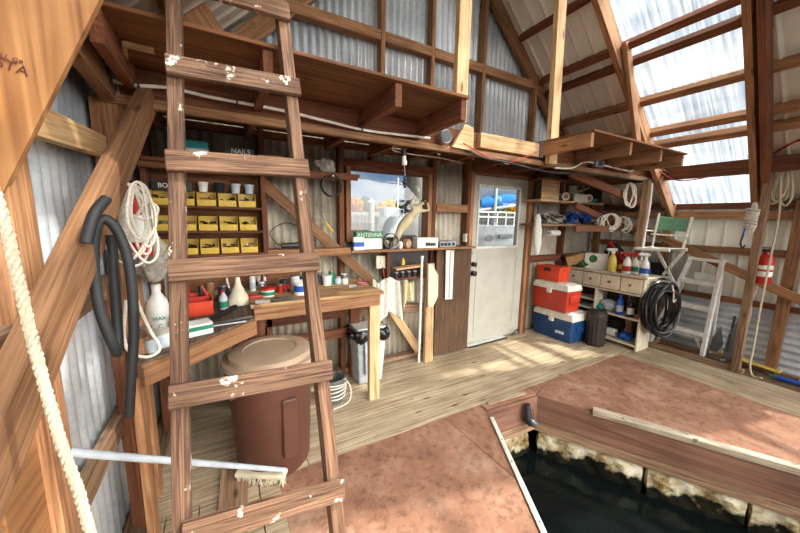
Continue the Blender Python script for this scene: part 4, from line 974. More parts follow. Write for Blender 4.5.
# ------------------------------------------------------------------ window sill shelf
sh = T('window_sill_shelf', 'long narrow shelf board under the window', 'shelf', (1.7, 2.7, 1.19))
lumber('board', (.97, 2.69, 1.205), (2.40, 2.69, 1.205), .19, .022, 'fir', sh)
for x in (1.36,): lumber('bracket', (x, 2.70, .8), (x, 2.70, 1.19), .03, .10, 'red', sh, up=(0, 1, 0))
ZS = 1.217
carton('small_carton', (1.05, 2.645, ZS), .095, .06, .115, 'white', 'small white carton with blue print at the left of the sill', -.1, band=(.45, .35, 'blue'))
carton('antenna_box', (1.17, 2.70, ZS), .26, .07, .16, 'white', 'green and white antenna carton on the sill', 0, 'ANTENNA', 'paper', .052, band=(.82, .38, 'green'))
t = T('wire_coil', 'coil of grey cable and dark fittings on the window sill', 'cable', (1.40, 2.65, ZS))
mb = MB(); cc = V((1.38, 2.66, ZS+.075))
for k in range(4): mb.tube([cc+V((math.cos(a)*.075, -.012*k+.01*math.sin(a), math.sin(a)*(.068))) for a in [2*PI*j/26 for j in range(27)]], .004, 6)
mb.build('coils', 'steel', t)
mb = MB()
for k, dx in enumerate((-.04, .02)): mb.lathe((1.38+dx, 2.68, ZS), [(.022, 0), (.022, .04), (.012, .07)], 12)
mb.build('fittings', 'dark_metal', t)
t = T('small_jar', 'white capped bottle on the sill behind the cable coil', 'jar', (1.49, 2.66, ZS)); MB().lathe((1.49, 2.66, ZS), [(.02, 0), (.024, .05), (.01, .07)], 14).build('jar', 'white', t); MB().lathe((1.49, 2.66, ZS+.07), [(.012, 0), (.012, .015), (.001, .016)], 12).build('lid', 'black', t)
t = T('tape_roll', 'tan tape roll standing on the sill', 'tape', (1.57, 2.65, ZS)); MB().lathe((1.56, 2.65, ZS+.045), [(.026, -.02), (.045, -.02), (.045, .02), (.026, .02), (.026, -.02)], 24, axis=(.4, -1, 0)).build('roll', 'card', t); MB().lathe((1.56, 2.65, ZS+.045), [(.022, -.021), (.026, -.021), (.026, .021), (.022, .021), (.022, -.021)], 20, axis=(.4, -1, 0)).build('core', 'paper', t)
carton('white_carton', (1.77, 2.65, ZS), .24, .1, .10, 'white', 'white carton with dark boat picture at the right of the sill', -.03, 'Bella', 'dark_metal', .03)
MB().obox((1.80, 2.597, ZS+.035), V((.06, 0, 0)), V((0, .001, 0)), V((0, 0, .014))).build('printed_picture', 'black', bpy.data.objects['white_carton'])
t = T('radio', 'small grey radio unit with dials on the sill end', 'radio', (2.03, 2.66, ZS)); box('casing', (1.93, 2.62, ZS), (2.14, 2.72, ZS+.062), 'steel', t, .004)
for x in (1.955, 2.0, 2.045, 2.1): MB().cyl((x, 2.62, ZS+.03), (x, 2.61, ZS+.03), .016, n=14).build('dial', 'black', t)
t = T('cable', 'thin black cable lying along the sill to the door', 'cable', (2.25, 2.66, ZS)); MB().tube(bez([(2.14, 2.68, ZS+.02), (2.2, 2.65, ZS+.006), (2.3, 2.64, ZS+.02), (2.36, 2.7, ZS+.12)]), .004, 6).build('cord', 'black', t); box('plug_box', (2.335, 2.70, ZS+.04), (2.365, 2.75, ZS+.13), 'white', t, .003)
# carved figure: reclining mermaid-like torso leaning in the window
def skinfig(name, verts, edges, radii, mat, parent, sub=2):
    me = bpy.data.meshes.new(name); me.from_pydata([V(v) for v in verts], edges, []); me.update()
    o = bpy.data.objects.new(name, me); COL.objects.link(o); me.materials.append(M[mat])
    sk = o.modifiers.new('skin', 'SKIN'); sk.use_smooth_shade = True
    for i, r in enumerate(radii): me.skin_vertices[0].data[i].radius = (r, r) if not isinstance(r, tuple) else r
    me.skin_vertices[0].data[0].use_root = True
    sb = o.modifiers.new('s', 'SUBSURF'); sb.levels = sb.render_levels = sub
    if parent: o.parent = parent; o.matrix_basis = wm(parent).inverted()
    return o
YG = 2.70
fp = lambda x, y, Y=YG: PY(x, y, Y)
fg = T('carved_figure', 'cream carved female figure leaning diagonally in the window with raised arms', 'figurine', fp(397, 245))
vs = [fp(407, 221), fp(401, 228), fp(396, 240), fp(393, 246), fp(412, 215), fp(417, 208.5), fp(421, 204.5), fp(423.5, 202),
      fp(414, 207), fp(412.5, 200.5), fp(416, 200.5), fp(424, 200), fp(423, 210), fp(427, 212), fp(425.5, 205)]
vs[8] = fp(411, 206); vs[9] = fp(412, 200); vs[10] = fp(420, 199.5)
ed = [(0, 1), (1, 2), (2, 3), (0, 4), (4, 5), (5, 6), (6, 7), (5, 8), (8, 9), (9, 10), (5, 12), (12, 13), (13, 14)]; vs[12] = fp(424, 211); vs[13] = fp(429, 210); vs[14] = fp(427, 202)
vs[11] = fp(424, 200)
keep = [0, 1, 2, 3, 4, 5, 6, 7, 8, 9, 10, 12, 13, 14]; mp_ = {k: i for i, k in enumerate(keep)}
rad = {0: .056, 1: .046, 2: .028, 3: .016, 4: .038, 5: .045, 6: .016, 7: .022, 8: .015, 9: .013, 10: .012, 12: .015, 13: .013, 14: .012}
skinfig('body', [vs[k] for k in keep], [(mp_[a], mp_[b]) for a, b in ed], [rad[k] for k in keep], 'skin_cream', fg)
mb = MB(); mb.ball(fp(424, 201), .030, n=12, sz=.8); mb.build('hair', 'brass', fg)
mb = MB(); mb.prism([fp(394, 243), fp(386, 240), fp(388, 246), fp(383, 250), fp(392, 250), fp(398, 250)], (0, .015, 0)); mb.build('tail_fin', 'skin_cream', fg, .003)
# light socket with pulley
t = T('hanging_lamp_socket', 'white lamp socket with a hanging hook and weight before the window', 'lamp', PY(404, 143, 2.0))
c = PY(402, 143, 2.0); MB().obox(c+V((0, 0, 0)), V((.055, 0, 0)), V((0, .02, 0)), V((0, 0, .012))).build('mount_bar', 'white', t, .004)
MB().lathe(PY(415, 145, 2.0)-V((0, 0, .01)), [(.01, 0), (.018, .01), (.018, .02), (.01, .03)], 14).build('bulb', 'white', t)
p1, p2, p3 = PY(403.5, 147, 2.0), PY(404, 156, 2.0), PY(404.5, 165, 2.0)
MB().cyl(p1, p2, .017).build('black_socket', 'black', t); MB().cyl(p2, p2.lerp(p3, .5), .014).cyl(p2.lerp(p3, .5), p3, .019).build('white_socket', 'white', t)
q1, q2, q3 = p3, PY(405, 176, 2.0), PY(405, 188, 2.0)
MB().cyl(q1, q2, .003, n=8).build('chain', 'steel', t); MB().lathe(q3, [(.008, 0), (.014, .01), (.012, .02), (.022, .035), (.02, .045), (.009, .055), (.012, .075), (.004, .085)], 14).build('weight', 'dark_metal', t)
mb = MB(); mb.tube(bez([PY(396, 143, 2.0), PY(393, 150, 2.02), PY(410, 154, 2.05), PY(440, 158, 2.1), PY(462, 163, 2.2)]), .003, 6); mb.build('cable', 'rope', t)
# switches
c = PY(433, 225, YS-.05)
def plate(p, w, h, label, mat='cream'):
    t = T('switch_plate', label, 'switch', p); MB().obox(p, V((w/2, 0, 0)), V((0, .008, 0)), V((0, 0, h/2))).build('plate', mat, t, .002); MB().obox(p+V((0, -.012, 0)), V((.008, 0, 0)), V((0, .006, 0)), V((0, 0, .014))).build('toggle', 'white', t, .001)
plate(PY(434.5, 225, 2.78), .05, .10, 'cream switch plate right of the window')
plate(PY(381, 262, 2.70), .105, .12, 'cream double switch box under the sill')
t = T('cable', 'dark red cable dropping from the double switch box', 'cable', PY(384, 270, 2.69)); MB().tube(bez([PY(383, 267, 2.68), PY(384, 275, 2.66), PY(386, 282, 2.66)]), .005, 6).build('cord', 'red', t)
# bottle rack under sill
rk = T('spice_rack', 'small shelf of jars under the window sill', 'rack', (1.6, 2.7, .95))
a, b = PY(394, 269, 2.66), PY(421, 265, 2.66); lumber('shelf_board', a, b, .1, .018, 'pale', rk)
a2, b2 = PY(392, 279, 2.68), PY(424, 276, 2.68); lumber('shelf_board', a2, b2, .08, .015, 'red', rk); box('dark_backing', (1.38, 2.755, a2.z-.03), (1.88, 2.765, 1.18), 'dark_brown', rk)
ords = ['leftmost', 'second', 'third', 'rightmost']
for k in range(4):
    p = a2.lerp(b2, .12+k*.19)+V((0, -.0, .009)); t = T('spice_jar', f'small pale lidded jar under the sill, {ords[k]} of four', 'jar', p, 'jars on the small shelf'); MB().lathe(p, [(.02, 0), (.02, .045)], 14).build('jar', 'dark_metal', t); MB().lathe(p+V((0, 0, .045)), [(.021, 0), (.021, .014), (.001, .015)], 14).build('lid', 'canvas', t)
p = PY(403, 264, 2.67); t = T('yellow_bottle', 'small yellow bottle on top of the jar shelf', 'bottle', p); MB().lathe(p-V((0, 0, .01)), [(.018, 0), (.02, .04), (.008, .055)], 14).build('body', 'yellow', t); MB().lathe(p+V((0, 0, .045)), [(.009, 0), (.009, .012)], 10).build('cap', 'yellow', t)
# cloths
def cloth(p0, w, l, seed, mat, name, label, depth=.05):
    rn = random.Random(seed); ph = [rn.uniform(0, 6) for _ in range(5)]
    def fn(u, v):
        x = (u-.5)*w*(1-.25*(1-v)); f = depth*math.sin(u*9+ph[0]+v*1.2)*(.3+.7*v)+.012*math.sin(u*22+ph[1])
        return V(p0)+V((x, f, -l*v*(1+.12*math.sin(5*u+ph[2]))+.02*math.cos(6*u+ph[3])*(1-v)))
    o = MB().grid(fn, 36, 26).build(name, mat, solid=.004); return tag(o, label, 'cloth')
cloth(PY(390, 279, 2.48), .25, .36, 3, 'cloth', 'hanging_cloth', 'white patterned cloth hanging under the sill', .03)
cloth(PY(377, 281, 2.44), .12, .22, 5, 'cloth', 'hanging_cloth', 'white rag hanging left beside the patterned cloth over the bench end', .02)
cloth(PY(408, 281, 2.56), .14, .22, 9, 'cloth_y', 'hanging_cloth', 'cream yellow cloth hanging right behind the white one', .03)
# sticks
t = T('white_pole', 'thin white pole leaning at the wall under the sill', 'pole', PY(419, 352, 2.72)); MB().tube([V((PY(419, 353, 2.66).x, 2.66, .0)), PY(422, 257, 2.6)], .0135, 12).build('pole', 'white', t); MB().tube([PY(422, 258, 2.6), PY(422.2, 256, 2.6)], .017, 12).build('end_cap', 'white', t)
lb1 = PY(427, 356, 2.62); lb2 = PY(428, 264, 2.62)
beam('leaning_board', (lb1.x+.02, 2.63, 0), (lb2.x+.04, 2.65, lb2.z), .10, .04, 'pale', 'pale upright board standing under the sill', 'board', up=(0, 1, 0))
q = [PY(427, 264, 2.6), PY(431, 264, 2.6), PY(437, 275, 2.6), PY(436.5, 296, 2.6), PY(432, 306, 2.6), PY(427, 307, 2.6)]
tag(MB().prism([(v.x, 2.575, v.z) for v in q], (0, .022, 0)).build('shaped_board', 'cream', None, .002), 'cream clipped-corner board hung on the pale upright', 'board')
q = [PY(446, 250, 2.65), PY(454, 250, 2.65), PY(452, 299, 2.65), PY(445, 299.5, 2.65)]
t = T('white_strip', 'white grooved plastic strip hanging on the brown panel', 'strip', q[3]); MB().prism([(v.x, 2.645, v.z) for v in q], (0, .012, 0)).build('strip', 'white', t, .002)
MB().bar(V(((q[0].x+q[1].x)/2, 2.643, q[0].z-.02)), V(((q[2].x+q[3].x)/2, 2.643, q[2].z+.02)), .004, .012, (1, 0, 0)).build('groove', 'canvas', t)
bp_ = T('brown_panel', 'brown vertical-grooved panel standing between the sill and the door', 'panel', (2.15, 2.69, 0))
mb = MB()
for k in range(7):
    x0_ = 1.94+k*.068; mb.box((x0_, 2.68, .02), (x0_+.066, 2.70, 1.188))
mb.build('boards', 'brown_panel', bp_, .0015); box('backing', (1.94, 2.70, .02), (2.415, 2.71, 1.188), 'dark_brown', bp_)
# conduit and boxes along the beam
t = T('conduit', 'pale electrical cable running along the loft beam from the left', 'cable', (0, 1.9, 2.05))
pts = [PY(80, 20, 1.86), PY(86, 42, 1.86), PY(95, 62, 1.87), PY(108, 78, 1.89), PY(130, 85, 1.895), PY(170, 88, 1.895), PY(215, 98, 1.895), PY(280, 110, 1.895), PY(330, 122, 1.895), PY(370, 131, 1.895), PY(430, 138, 1.895)]
MB().tube(bez(pts, 6), .0075, 8).build('cable', 'white_paint', t)
mb = MB()
for x, y in ((139, 86.5), (237, 103), (362, 129)): p = PY(x, y, 1.895); mb.obox(p, V((.004, 0, 0)), V((0, .012, 0)), V((0, 0, .014)))
mb.build('clips', 'dark_metal', t)
for k, (x, y, lb_) in enumerate(((444, 137, 'grey round junction box at the left end of the pale gusset block'), (659, 169, 'grey round junction box at the right end of the main beam'))):
    p = PY(x, y, 1.88); t = T('junction_box', lb_, 'junction box', p); MB().cyl(p+V((0, .02, 0)), p+V((0, -.03, 0)), .05 if k else .045, n=20).build('box', 'steel', t); MB().cyl(p+V((0, -.03, 0)), p+V((0, -.036, 0)), .04, n=20).build('cover', 'dark_metal', t)
p = PY(598, 164, 1.88); t = T('outlet_box', 'small grey outlet box on the main beam under the right loft', 'outlet', p); MB().obox(p, V((.07, 0, 0)), V((0, .025, 0)), V((0, 0, .03))).build('box', 'steel', t, .004); MB().obox(p+V((0, -.027, 0)), V((.03, 0, 0)), V((0, .002, 0)), V((0, 0, .02))).build('socket', 'dark_metal', t)
t = T('conduit', 'pale cable looping along the main beam under the right loft', 'cable', PY(570, 168, 1.88))
MB().tube(bez([PY(555, 168, 1.885), PY(572, 168, 1.885), PY(585, 162, 1.885), PY(598, 164, 1.885), PY(615, 168, 1.885), PY(632, 171, 1.885), PY(636, 164, 1.885), PY(634, 158, 1.885)], 6), .007, 8).build('cable', 'white_paint', t)
mb = MB(); mb.tube(bez([PY(465, 150, 1.89), PY(485, 158, 1.89), PY(510, 163, 1.89), PY(550, 172, 1.89), PY(600, 175, 1.89), PY(640, 180, 1.89), PY(655, 178, 1.89)], 6), .008, 8)
tag(mb.build('black_cable', 'rubber'), 'black cable along the lower edge of the main beam', 'cable')
mb = MB(); mb.tube(bez([PY(463, 143, 1.85), PY(490, 158, 1.9), PY(512, 162, 1.9), PY(540, 150, 1.88)], 8), .004, 6); tag(mb.build('red_wire', 'red'), 'thin red wire sagging under the header above the door', 'wire')
mb = MB(); mb.tube(bez([PY(652, 165, 1.9), V((4.5, 1.7, 1.98)), V((4.55, 1.4, 2.0)), V((4.56, 1.1, 2.06)), V((4.4, .9, 2.2)), V((4.4, .5, 2.28))], 8), .006, 6); tag(mb.build('extension_cord', 'red'), 'red extension cord strung from the beam end to the right post', 'cord')
mb = MB(); mb.tube(bez([PY(652, 163, 1.9), V((4.5, 1.7, 2.03)), V((4.52, 1.35, 2.02)), V((4.5, 1.05, 2.12)), V((4.42, .8, 2.25)), V((4.4, .45, 2.32))], 8), .006, 6); tag(mb.build('extension_cord', 'rubber'), 'black cord strung beside the red one to the right post', 'cord')
t = T('conduit', 'white conduit pipe beside the right column', 'cable', (4.33, 1.9, 1)); MB().tube(bez([PY(652, 183, 1.88), PY(650, 205, 1.88), PY(644, 240, 1.88), PY(641, 262, 1.88)], 4), .011, 8).build('pipe', 'white', t); MB().obox(PY(641, 264, 1.88), V((.03, 0, 0)), V((0, .02, 0)), V((0, 0, .05))).build('outlet', 'white', t, .004)
# ------------------------------------------------------------------ coolers etc
def cooler(x0, x1, y0, y1, z0, h, lidh, mat, label, mark):
    t = T('cooler', label, 'cooler', ((x0+x1)/2, (y0+y1)/2, z0))
    c = V(((x0+x1)/2, (y0+y1)/2, z0)); a, b = (x1-x0)/2, (y1-y0)/2
    taper(c, a*.92, b*.94, a, b, h).build('body', mat, t, .02)
    taper(c+V((0, 0, h)), a*1.03, b*1.03, a*.93, b*.96, lidh).build('lid', 'cooler_lid', t, .015)
    taper(c+V((0, 0, h+lidh-.002)), a*.7, b*.8, a*.62, b*.74, .012).build('lid_panel', 'cooler_lid', t, .004)
    box('latch', (x0-.022, c.y-.03, z0+h-.045), (x0+.01, c.y+.03, z0+h+.02), 'cooler_lid', t, .005)
    MB().box((c.x-.1, y0-.012, z0+h*.5), (c.x+.1, y0+.03, z0+h*.78)).build('end_handle', mat, t, .008)
    MB().obox(V((x0-.002, c.y-b*.45, z0+h*.42)), V((.012, 0, 0)), V((0, .05, 0)), V((0, 0, .016))).build('badge', mark, t, .004)
    return t
cooler(3.64, 4.02, 2.2, 2.76, 0, .28, .09, 'cooler_blue', 'blue cooler with white lid on the floor right of the door', 'bin_grey')
text('badge_text', 'Igloo', .04, (3.625, 2.37, .118), (0, -1, 0), (0, 0, 1), 'white', bpy.data.objects['cooler'])
cooler(3.59, 3.88, 2.26, 2.76, .385, .265, .08, 'cooler_red', 'red cooler with white lid stacked on the blue cooler', 'cooler_red')
t = T('orange_case', 'orange-red utility box on top of the red cooler', 'box', (3.8, 2.58, .725))
taper((3.73, 2.58, .742), .10, .15, .11, .165, .16).build('body', 'orange_red', t, .01); taper((3.73, 2.58, .90), .12, .175, .11, .16, .03).build('lid', 'orange_red', t, .006); box('latch', (3.60, 2.54, .87), (3.625, 2.62, .915), 'black', t, .004)
# dark cylinder
p = V((3.95, 2.09, 0)); t = T('ribbed_bin', 'dark brown ribbed round bin beside the blue cooler', 'bin', p)
mb = MB(); n = 60
vs = []
for z, r in ((0, .095), (.02, .105), (.38, .108), (.41, .1)):
    vs += [p+V((math.cos(2*PI*j/n)*(r+(.004 if j % 4 < 2 else 0)), math.sin(2*PI*j/n)*(r+(.004 if j % 4 < 2 else 0)), z)) for j in range(n)]
mb.add(vs, [(i*n+j, i*n+(j+1) % n, (i+1)*n+(j+1) % n, (i+1)*n+j) for i in range(3) for j in range(n)]); mb.build('body', 'dark_brown', t); MB().lathe(p+V((0, 0, .405)), [(.104, 0), (.106, .01), (.09, .03), (.001, .034)], 32).build('lid', 'dark_brown', t)
# ------------------------------------------------------------------ cabinet along right side: front plane X=4.15
cx0, cx1, cy0, cy1, ct = 4.15, 4.43, 1.72, 2.68, .89
cab = T('drawer_cabinet', 'cream painted cabinet with four drawers and open shelves by the right wall', 'cabinet', (4.35, 2.2, 0))
box('top', (cx0-.03, cy0-.03, ct-.025), (cx1+.02, cy1+.03, ct), 'raildirty', cab, .004)
box('side_panel', (cx0, cy0, 0), (cx1, cy0+.02, ct-.025), 'cream', cab, .002); box('side_panel', (cx0, cy1-.02, 0), (cx1, cy1, ct-.025), 'cream', cab, .002)
box('back_panel', (cx1-.01, cy0+.02, .03), (cx1, cy1-.02, ct-.03), 'dark_brown', cab)
box('bottom_shelf', (cx0, cy0+.02, .045), (cx1-.01, cy1-.02, .07), 'cream', cab, .002)
box('middle_shelf', (cx0, cy0+.02, .36), (cx1-.01, 2.24, .38), 'cream', cab, .002)
box('divider', (cx0, 2.24, .07), (cx1-.01, 2.26, .66), 'cream', cab, .002)
box('rail', (cx0-.002, cy0+.02, .655), (cx1-.01, cy1-.02, .675), 'cream', cab, .002)
dw = (cy1-cy0-.04)/4
for k in range(4):
    y0_ = cy0+.02+k*dw
    d_ = MB().box((cx0-.012, y0_+.006, .685), (cx0+.012, y0_+dw-.006, ct-.035)).box((cx0+.012, y0_+.012, .69), (cx1-.06, y0_+dw-.012, ct-.06)).build('drawer', 'cream', cab, .003)
    MB().lathe((cx0-.012, y0_+dw/2, .775), [(.006, 0), (.006, .012), (.015, .018), (.013, .028), (.004, .03)], 14, axis=(-1, 0, 0)).build('knob', 'brass', d_)
for k in range(4): box('shelf_slat', (cx0+.01, 2.27, .13+k*.12), (cx1-.02, cy1-.02, .145+k*.12), 'white_paint', cab, .002)
box('edge_strip', (cx0-.006, cy0+.012, .39), (cx0+.012, cy0+.03, .65), 'fir_z', cab)
# shelf contents
def bottle(p, s, body, cap, label, lab=None, name='bottle'):
    t = T(name, label, 'bottle', p); p = V(p)
    MB().lathe(p, [(.03*s, 0), (.034*s, .008*s), (.034*s, .11*s), (.026*s, .14*s), (.012*s, .155*s), (.012*s, .17*s)], 18, 1.15, .8).build('body', body, t)
    MB().lathe(p+V((0, 0, .168*s)), [(.014*s, 0), (.014*s, .022*s), (.01*s, .024*s)], 14).build('cap', cap, t)
    if lab: MB().lathe(p+V((0, 0, .03*s)), [(.0346*s, 0), (.0346*s, .06*s)], 18, 1.15, .8).build('label_wrap', lab, t)
    return t
bottle((4.22, 1.98, .38), 1.3, 'blue', 'blue', 'blue bottle with pale label on the cabinet middle shelf', 'bin_grey')
bottle((4.22, 1.86, .38), 1.25, 'black', 'black', 'black bottle with white label on the cabinet middle shelf', 'white')
o = blob((4.27, 2.12, .455), .08, .10, .075, 31, .1).build('plastic_bag', 'bin_grey'); tag(o, 'crumpled pale grey plastic bag on the cabinet middle shelf', 'bag')
o = blob((4.2, 2.2, .42), .03, .04, .03, 33, .1).build('scrub_pad', 'teal'); tag(o, 'teal scrubbing pad on the cabinet middle shelf', 'pad')
t = T('paper_roll', 'white paper roll lying on the cabinet bottom shelf', 'roll', (4.22, 2.12, .07)); MB().cyl((4.24, 2.21, .125), (4.24, 2.0, .125), .05, n=20).build('roll', 'white', t); MB().cyl((4.24, 1.995, .125), (4.24, 2.0, .125), .02, n=14).build('core', 'card', t)
o = blob((4.26, 1.9, .12), .08, .07, .05, 35, .15).build('blue_rag', 'blue'); tag(o, 'blue rag bundle on the cabinet bottom shelf', 'rag')
o = blob((4.36, 2.05, .23), .08, .1, .08, 36, .1).build('black_bag', 'darkfab'); tag(o, 'black bag behind the paper roll on the cabinet bottom shelf', 'bag')
t = T('socket_plate', 'white outlet hung in the cabinet opening', 'outlet', PX(600, 296, 4.2)); q = PX(600, 296, 4.25); MB().obox(q, V((.02, 0, 0)), V((0, .03, 0)), V((0, 0, .04))).build('plate', 'white', t, .004); MB().cyl(q+V((-.02, 0, 0)), q+V((-.024, 0, 0)), .014, n=12).build('socket', 'cream', t)
# spray bottles
def spray(p, h, body, head, label, lab=None, rz=0):
    t = T('spray_bottle', label, 'spray bottle', p, rz=rz); w = wm(t); p = V(p); s = h/.27
    MB().lathe(p, [(.036*s, 0), (.042*s, .01*s), (.042*s, .1*s), (.034*s, .15*s), (.016*s, .185*s), (.015*s, .2*s)], 20, .75, 1.1).build('body', body, t)
    r = w.to_3x3(); mb = MB(); mb.cyl(p+V((0, 0, .198*s)), p+V((0, 0, .222*s)), .018*s, n=14)
    mb.obox(p+r @ V((0, .012*s, .238*s)), r @ V((.012*s, 0, 0)), r @ V((0, .045*s, 0)), V((0, 0, .014*s))); mb.bar(p+r @ V((0, .035*s, .23*s)), p+r @ V((0, .045*s, .185*s)), .01*s, .008*s)
    mb.build('trigger_head', head, t, .003)
    MB().cyl(p+r @ V((0, .055*s, .238*s)), p+r @ V((0, .07*s, .238*s)), .006*s, n=10).build('nozzle', 'white', t)
    if lab: MB().lathe(p+V((0, 0, .03*s)), [(.0425*s, 0), (.0425*s, .06*s)], 20, .755, 1.105).build('label_wrap', lab, t)
def onc(x, y): return PZ(x, y, ct)
def cp(x, y):
    X_ = 4.21+(274-y)*.022; return V((X_, PX(x, y, X_).y, ct))
for (x, y, h, bd, hd, lb_, la) in (
    (611, 273, .31, 'fluid', 'white', 'yellow-filled spray bottle on the cabinet', None), (602, 270, .22, 'white', 'white', 'white spray bottle left of the yellow-filled one', 'bin_grey'),
    (619, 267, .26, 'red', 'red', 'red bottle behind the yellow-filled spray bottle', 'yellow'), (626, 273, .28, 'white', 'red', 'white spray bottle with red head and red label', 'red'),
    (634, 270, .27, 'white', 'red', 'white spray bottle with red head and green label', 'green'), (644, 273, .28, 'white', 'white', 'white spray bottle with blue label at the cabinet corner', 'blue')):
    spray(cp(x, y), h, bd, hd, lb_, la, rz=.3)
p = cp(590, 266)
carton('printed_carton', (4.31, 2.36, ct), .26, .14, .2, 'white', 'white carton with picture of green produce on the cabinet', -1.3)
pc = bpy.data.objects['printed_carton']; wpc = wm(pc); r = wpc.to_3x3()
mb = MB(); 
mb.lathe(wpc @ V((-.03, -.0715, .13)), [(.05, 0), (.001, .001)], 20, axis=r @ V((0, -1, 0))); mb.build('printed_picture', 'leaf', pc)
carton('cardboard_box', (4.26, 2.60, ct), .24, .2, .12, 'card', 'brown cardboard box tilted on the cabinet back corner', -.9)
bpy.data.objects['cardboard_box'].rotation_euler = (.0, -.35, -.9); bpy.data.objects['cardboard_box'].location.z = ct+.045
q = [PX(603, 262, 4.45)]
t = T('black_bag', 'black and red bag leaning behind the spray bottles', 'bag', (4.4, 2.15, ct)); blob((4.37, 2.2, ct+.18), .045, .12, .17, 41, .08).build('body', 'darkfab', t); MB().bar((4.34, 2.26, ct+.36), (4.32, 2.04, ct+.12), .03, .045).build('red_trim', 'red_fab', t, .008)
o = blob((4.22, 2.49, ct+.05), .04, .05, .05, 44, .3).build('leafy_sprig', 'leaf'); tag(o, 'small green leafy sprig on the cabinet left part', 'plant')
bottle(PZ(581, 266, ct)+V((.05, .02, 0)), .7, 'teal', 'white', 'small blue bottle beside the produce carton')
# black hose coil hung at the cabinet end
t = T('hose_coil', 'large coil of black hose hanging on the cabinet end', 'hose', (4.36, 1.6, .3))
mb = MB(); cc = V((4.30, 1.60, .53)); rn = random.Random(11); ax1 = V((.93, -.36, 0)).normalized(); 
nn = ax1.cross(V((0, 0, 1)))
for k in range(26):
    rx = .19+rn.uniform(-.045, .03); rz_ = .27+rn.uniform(-.06, .035); off = nn*(rn.uniform(-.07, .07))+V((0, 0, rn.uniform(-.02, .02))); ph = rn.uniform(0, 6)
    mb.tube([cc+off+ax1*math.cos(a)*rx+V((0, 0, math.sin(a)*rz_-.0))+nn*.02*math.sin(2*a+ph) for a in [2*PI*j/36 for j in range(37)]], .0115, 8)
mb.build('coils', 'hose_blk', t); mb = MB(); mb.tube(bez([cc+V((-.02, -.08, .3)), cc+V((.02, -.09, .2)), cc+V((.05, -.09, .1)), cc+V((.09, -.1, .17)), cc+V((.1, -.08, .3))]), .008, 6); mb.build('tie_cord', 'rope', t); MB().cyl(cc+V((-.0, .1, .30)), cc+V((-.0, -.1, .3)), .012, n=8).build('peg', 'dark_metal', t)
# ------------------------------------------------------------------ shelves at right of door (back wall)
sh = T('wall_shelf', 'two tier shelf right of the door under the loft', 'shelf', (3.9, 2.65, 1.4))
YQ = 2.64
for z, x0_, x1_, th, mt in ((2.0, 3.34, 4.35, .02, 'red'), (1.745, 3.28, 4.6, .022, 'pale'), (1.455, 3.28, 4.75, .03, 'grey')):
    lumber('board', (x0_, YQ, z), (x1_, YQ, z), .26, th, mt, sh)
for x, z0_, z1_ in ((4.45, 1.47, 1.735), (3.9, 1.755, 1.99)): lumber('upright', (x, YQ+.03, z0_), (x, YQ+.03, z1_), .03, .07, 'fir', sh, up=(0, 1, 0))
q = PY(538, 181, 2.5); MB().box((3.30, 2.515, 1.757), (3.62, 2.53, 1.985)).build('front_board', 'pale_x', sh, .002)
box('side_board', (4.50, 2.5, 1.76), (4.52, 2.74, 2.0), 'dark_brown', sh)
for k, (x, z, mt, l_) in enumerate(((3.86, 1.80, 'cream', 'cream paper roll lying on the upper shelf, left one'), (4.36, 1.80, 'cream', 'cream paper roll lying on the upper shelf, right one'))):
    t = T('paper_roll', l_, 'roll', (x, YQ, 1.757)); MB().tube([(x-.07, YQ-.1, 1.81), (x+.03, YQ+.08, 1.81)], .05, 18).build('roll', 'paper', t); MB().tube([(x-.072, YQ-.104, 1.81), (x-.069, YQ-.099, 1.81)], .03, 16).build('core', 'card', t)
o = box('white_carton', (3.96, 2.53, 1.757), (4.24, 2.55, 1.85), 'white'); tag(o, 'flat white card leaning between the paper rolls', 'card')
o = blob((4.54, 2.58, 1.79), .08, .05, .032, 51, .15).build('teal_bag', 'teal'); tag(o, 'teal plastic bag at the right end of the upper shelf', 'bag')
mb = MB(); mb.tube(bez([(3.9, 2.56, 1.875), (4.1, 2.54, 1.90), (4.3, 2.56, 1.95)]), .012, 8); tag(mb.build('bent_stick', 'grey_x'), 'bent pale stick lying over the paper rolls', 'stick')
rn = random.Random(13)
def wirepile(c, sx, sy, sz, n, r, seed):
    rn = random.Random(seed); mb = MB(); pts = []
    for k in range(n): pts.append(V(c)+V((rn.uniform(-sx, sx), rn.uniform(-sy, sy), rn.uniform(0, sz))))
    mb.tube(bez(pts, 5), r, 6); return mb
t = T('tangled_cord', 'tangled grey cords heaped on the lower shelf', 'cord', (3.8, YQ, 1.47)); wirepile((3.62, 2.6, 1.48), .22, .09, .13, 40, .008, 4).build('cords', 'canvas', t); wirepile((3.6, 2.6, 1.48), .2, .09, .1, 24, .007, 6).build('dark_cords', 'dark_metal', t)
o = wirepile((3.98, 2.58, 1.48), .1, .07, .15, 26, .012, 8).build('blue_rope', 'blue'); tag(o, 'bright blue rope bundle on the lower shelf', 'rope')
o = wirepile((4.28, 2.58, 1.48), .08, .07, .16, 22, .012, 9).build('blue_strap', 'blue'); tag(o, 'second blue bundle right on the lower shelf', 'rope')
o = wirepile((4.52, 2.56, 1.47), .08, .05, .06, 18, .014, 10).build('grey_rope', 'rope'); tag(o, 'pale rope lump at the right end of the lower shelf', 'rope')
o = wirepile((4.05, 2.6, 2.02), .2, .07, .06, 20, .009, 15).build('tangled_cord', 'grey_x'); tag(o, 'tan cord tangle on the topmost shelf under the loft', 'cord')
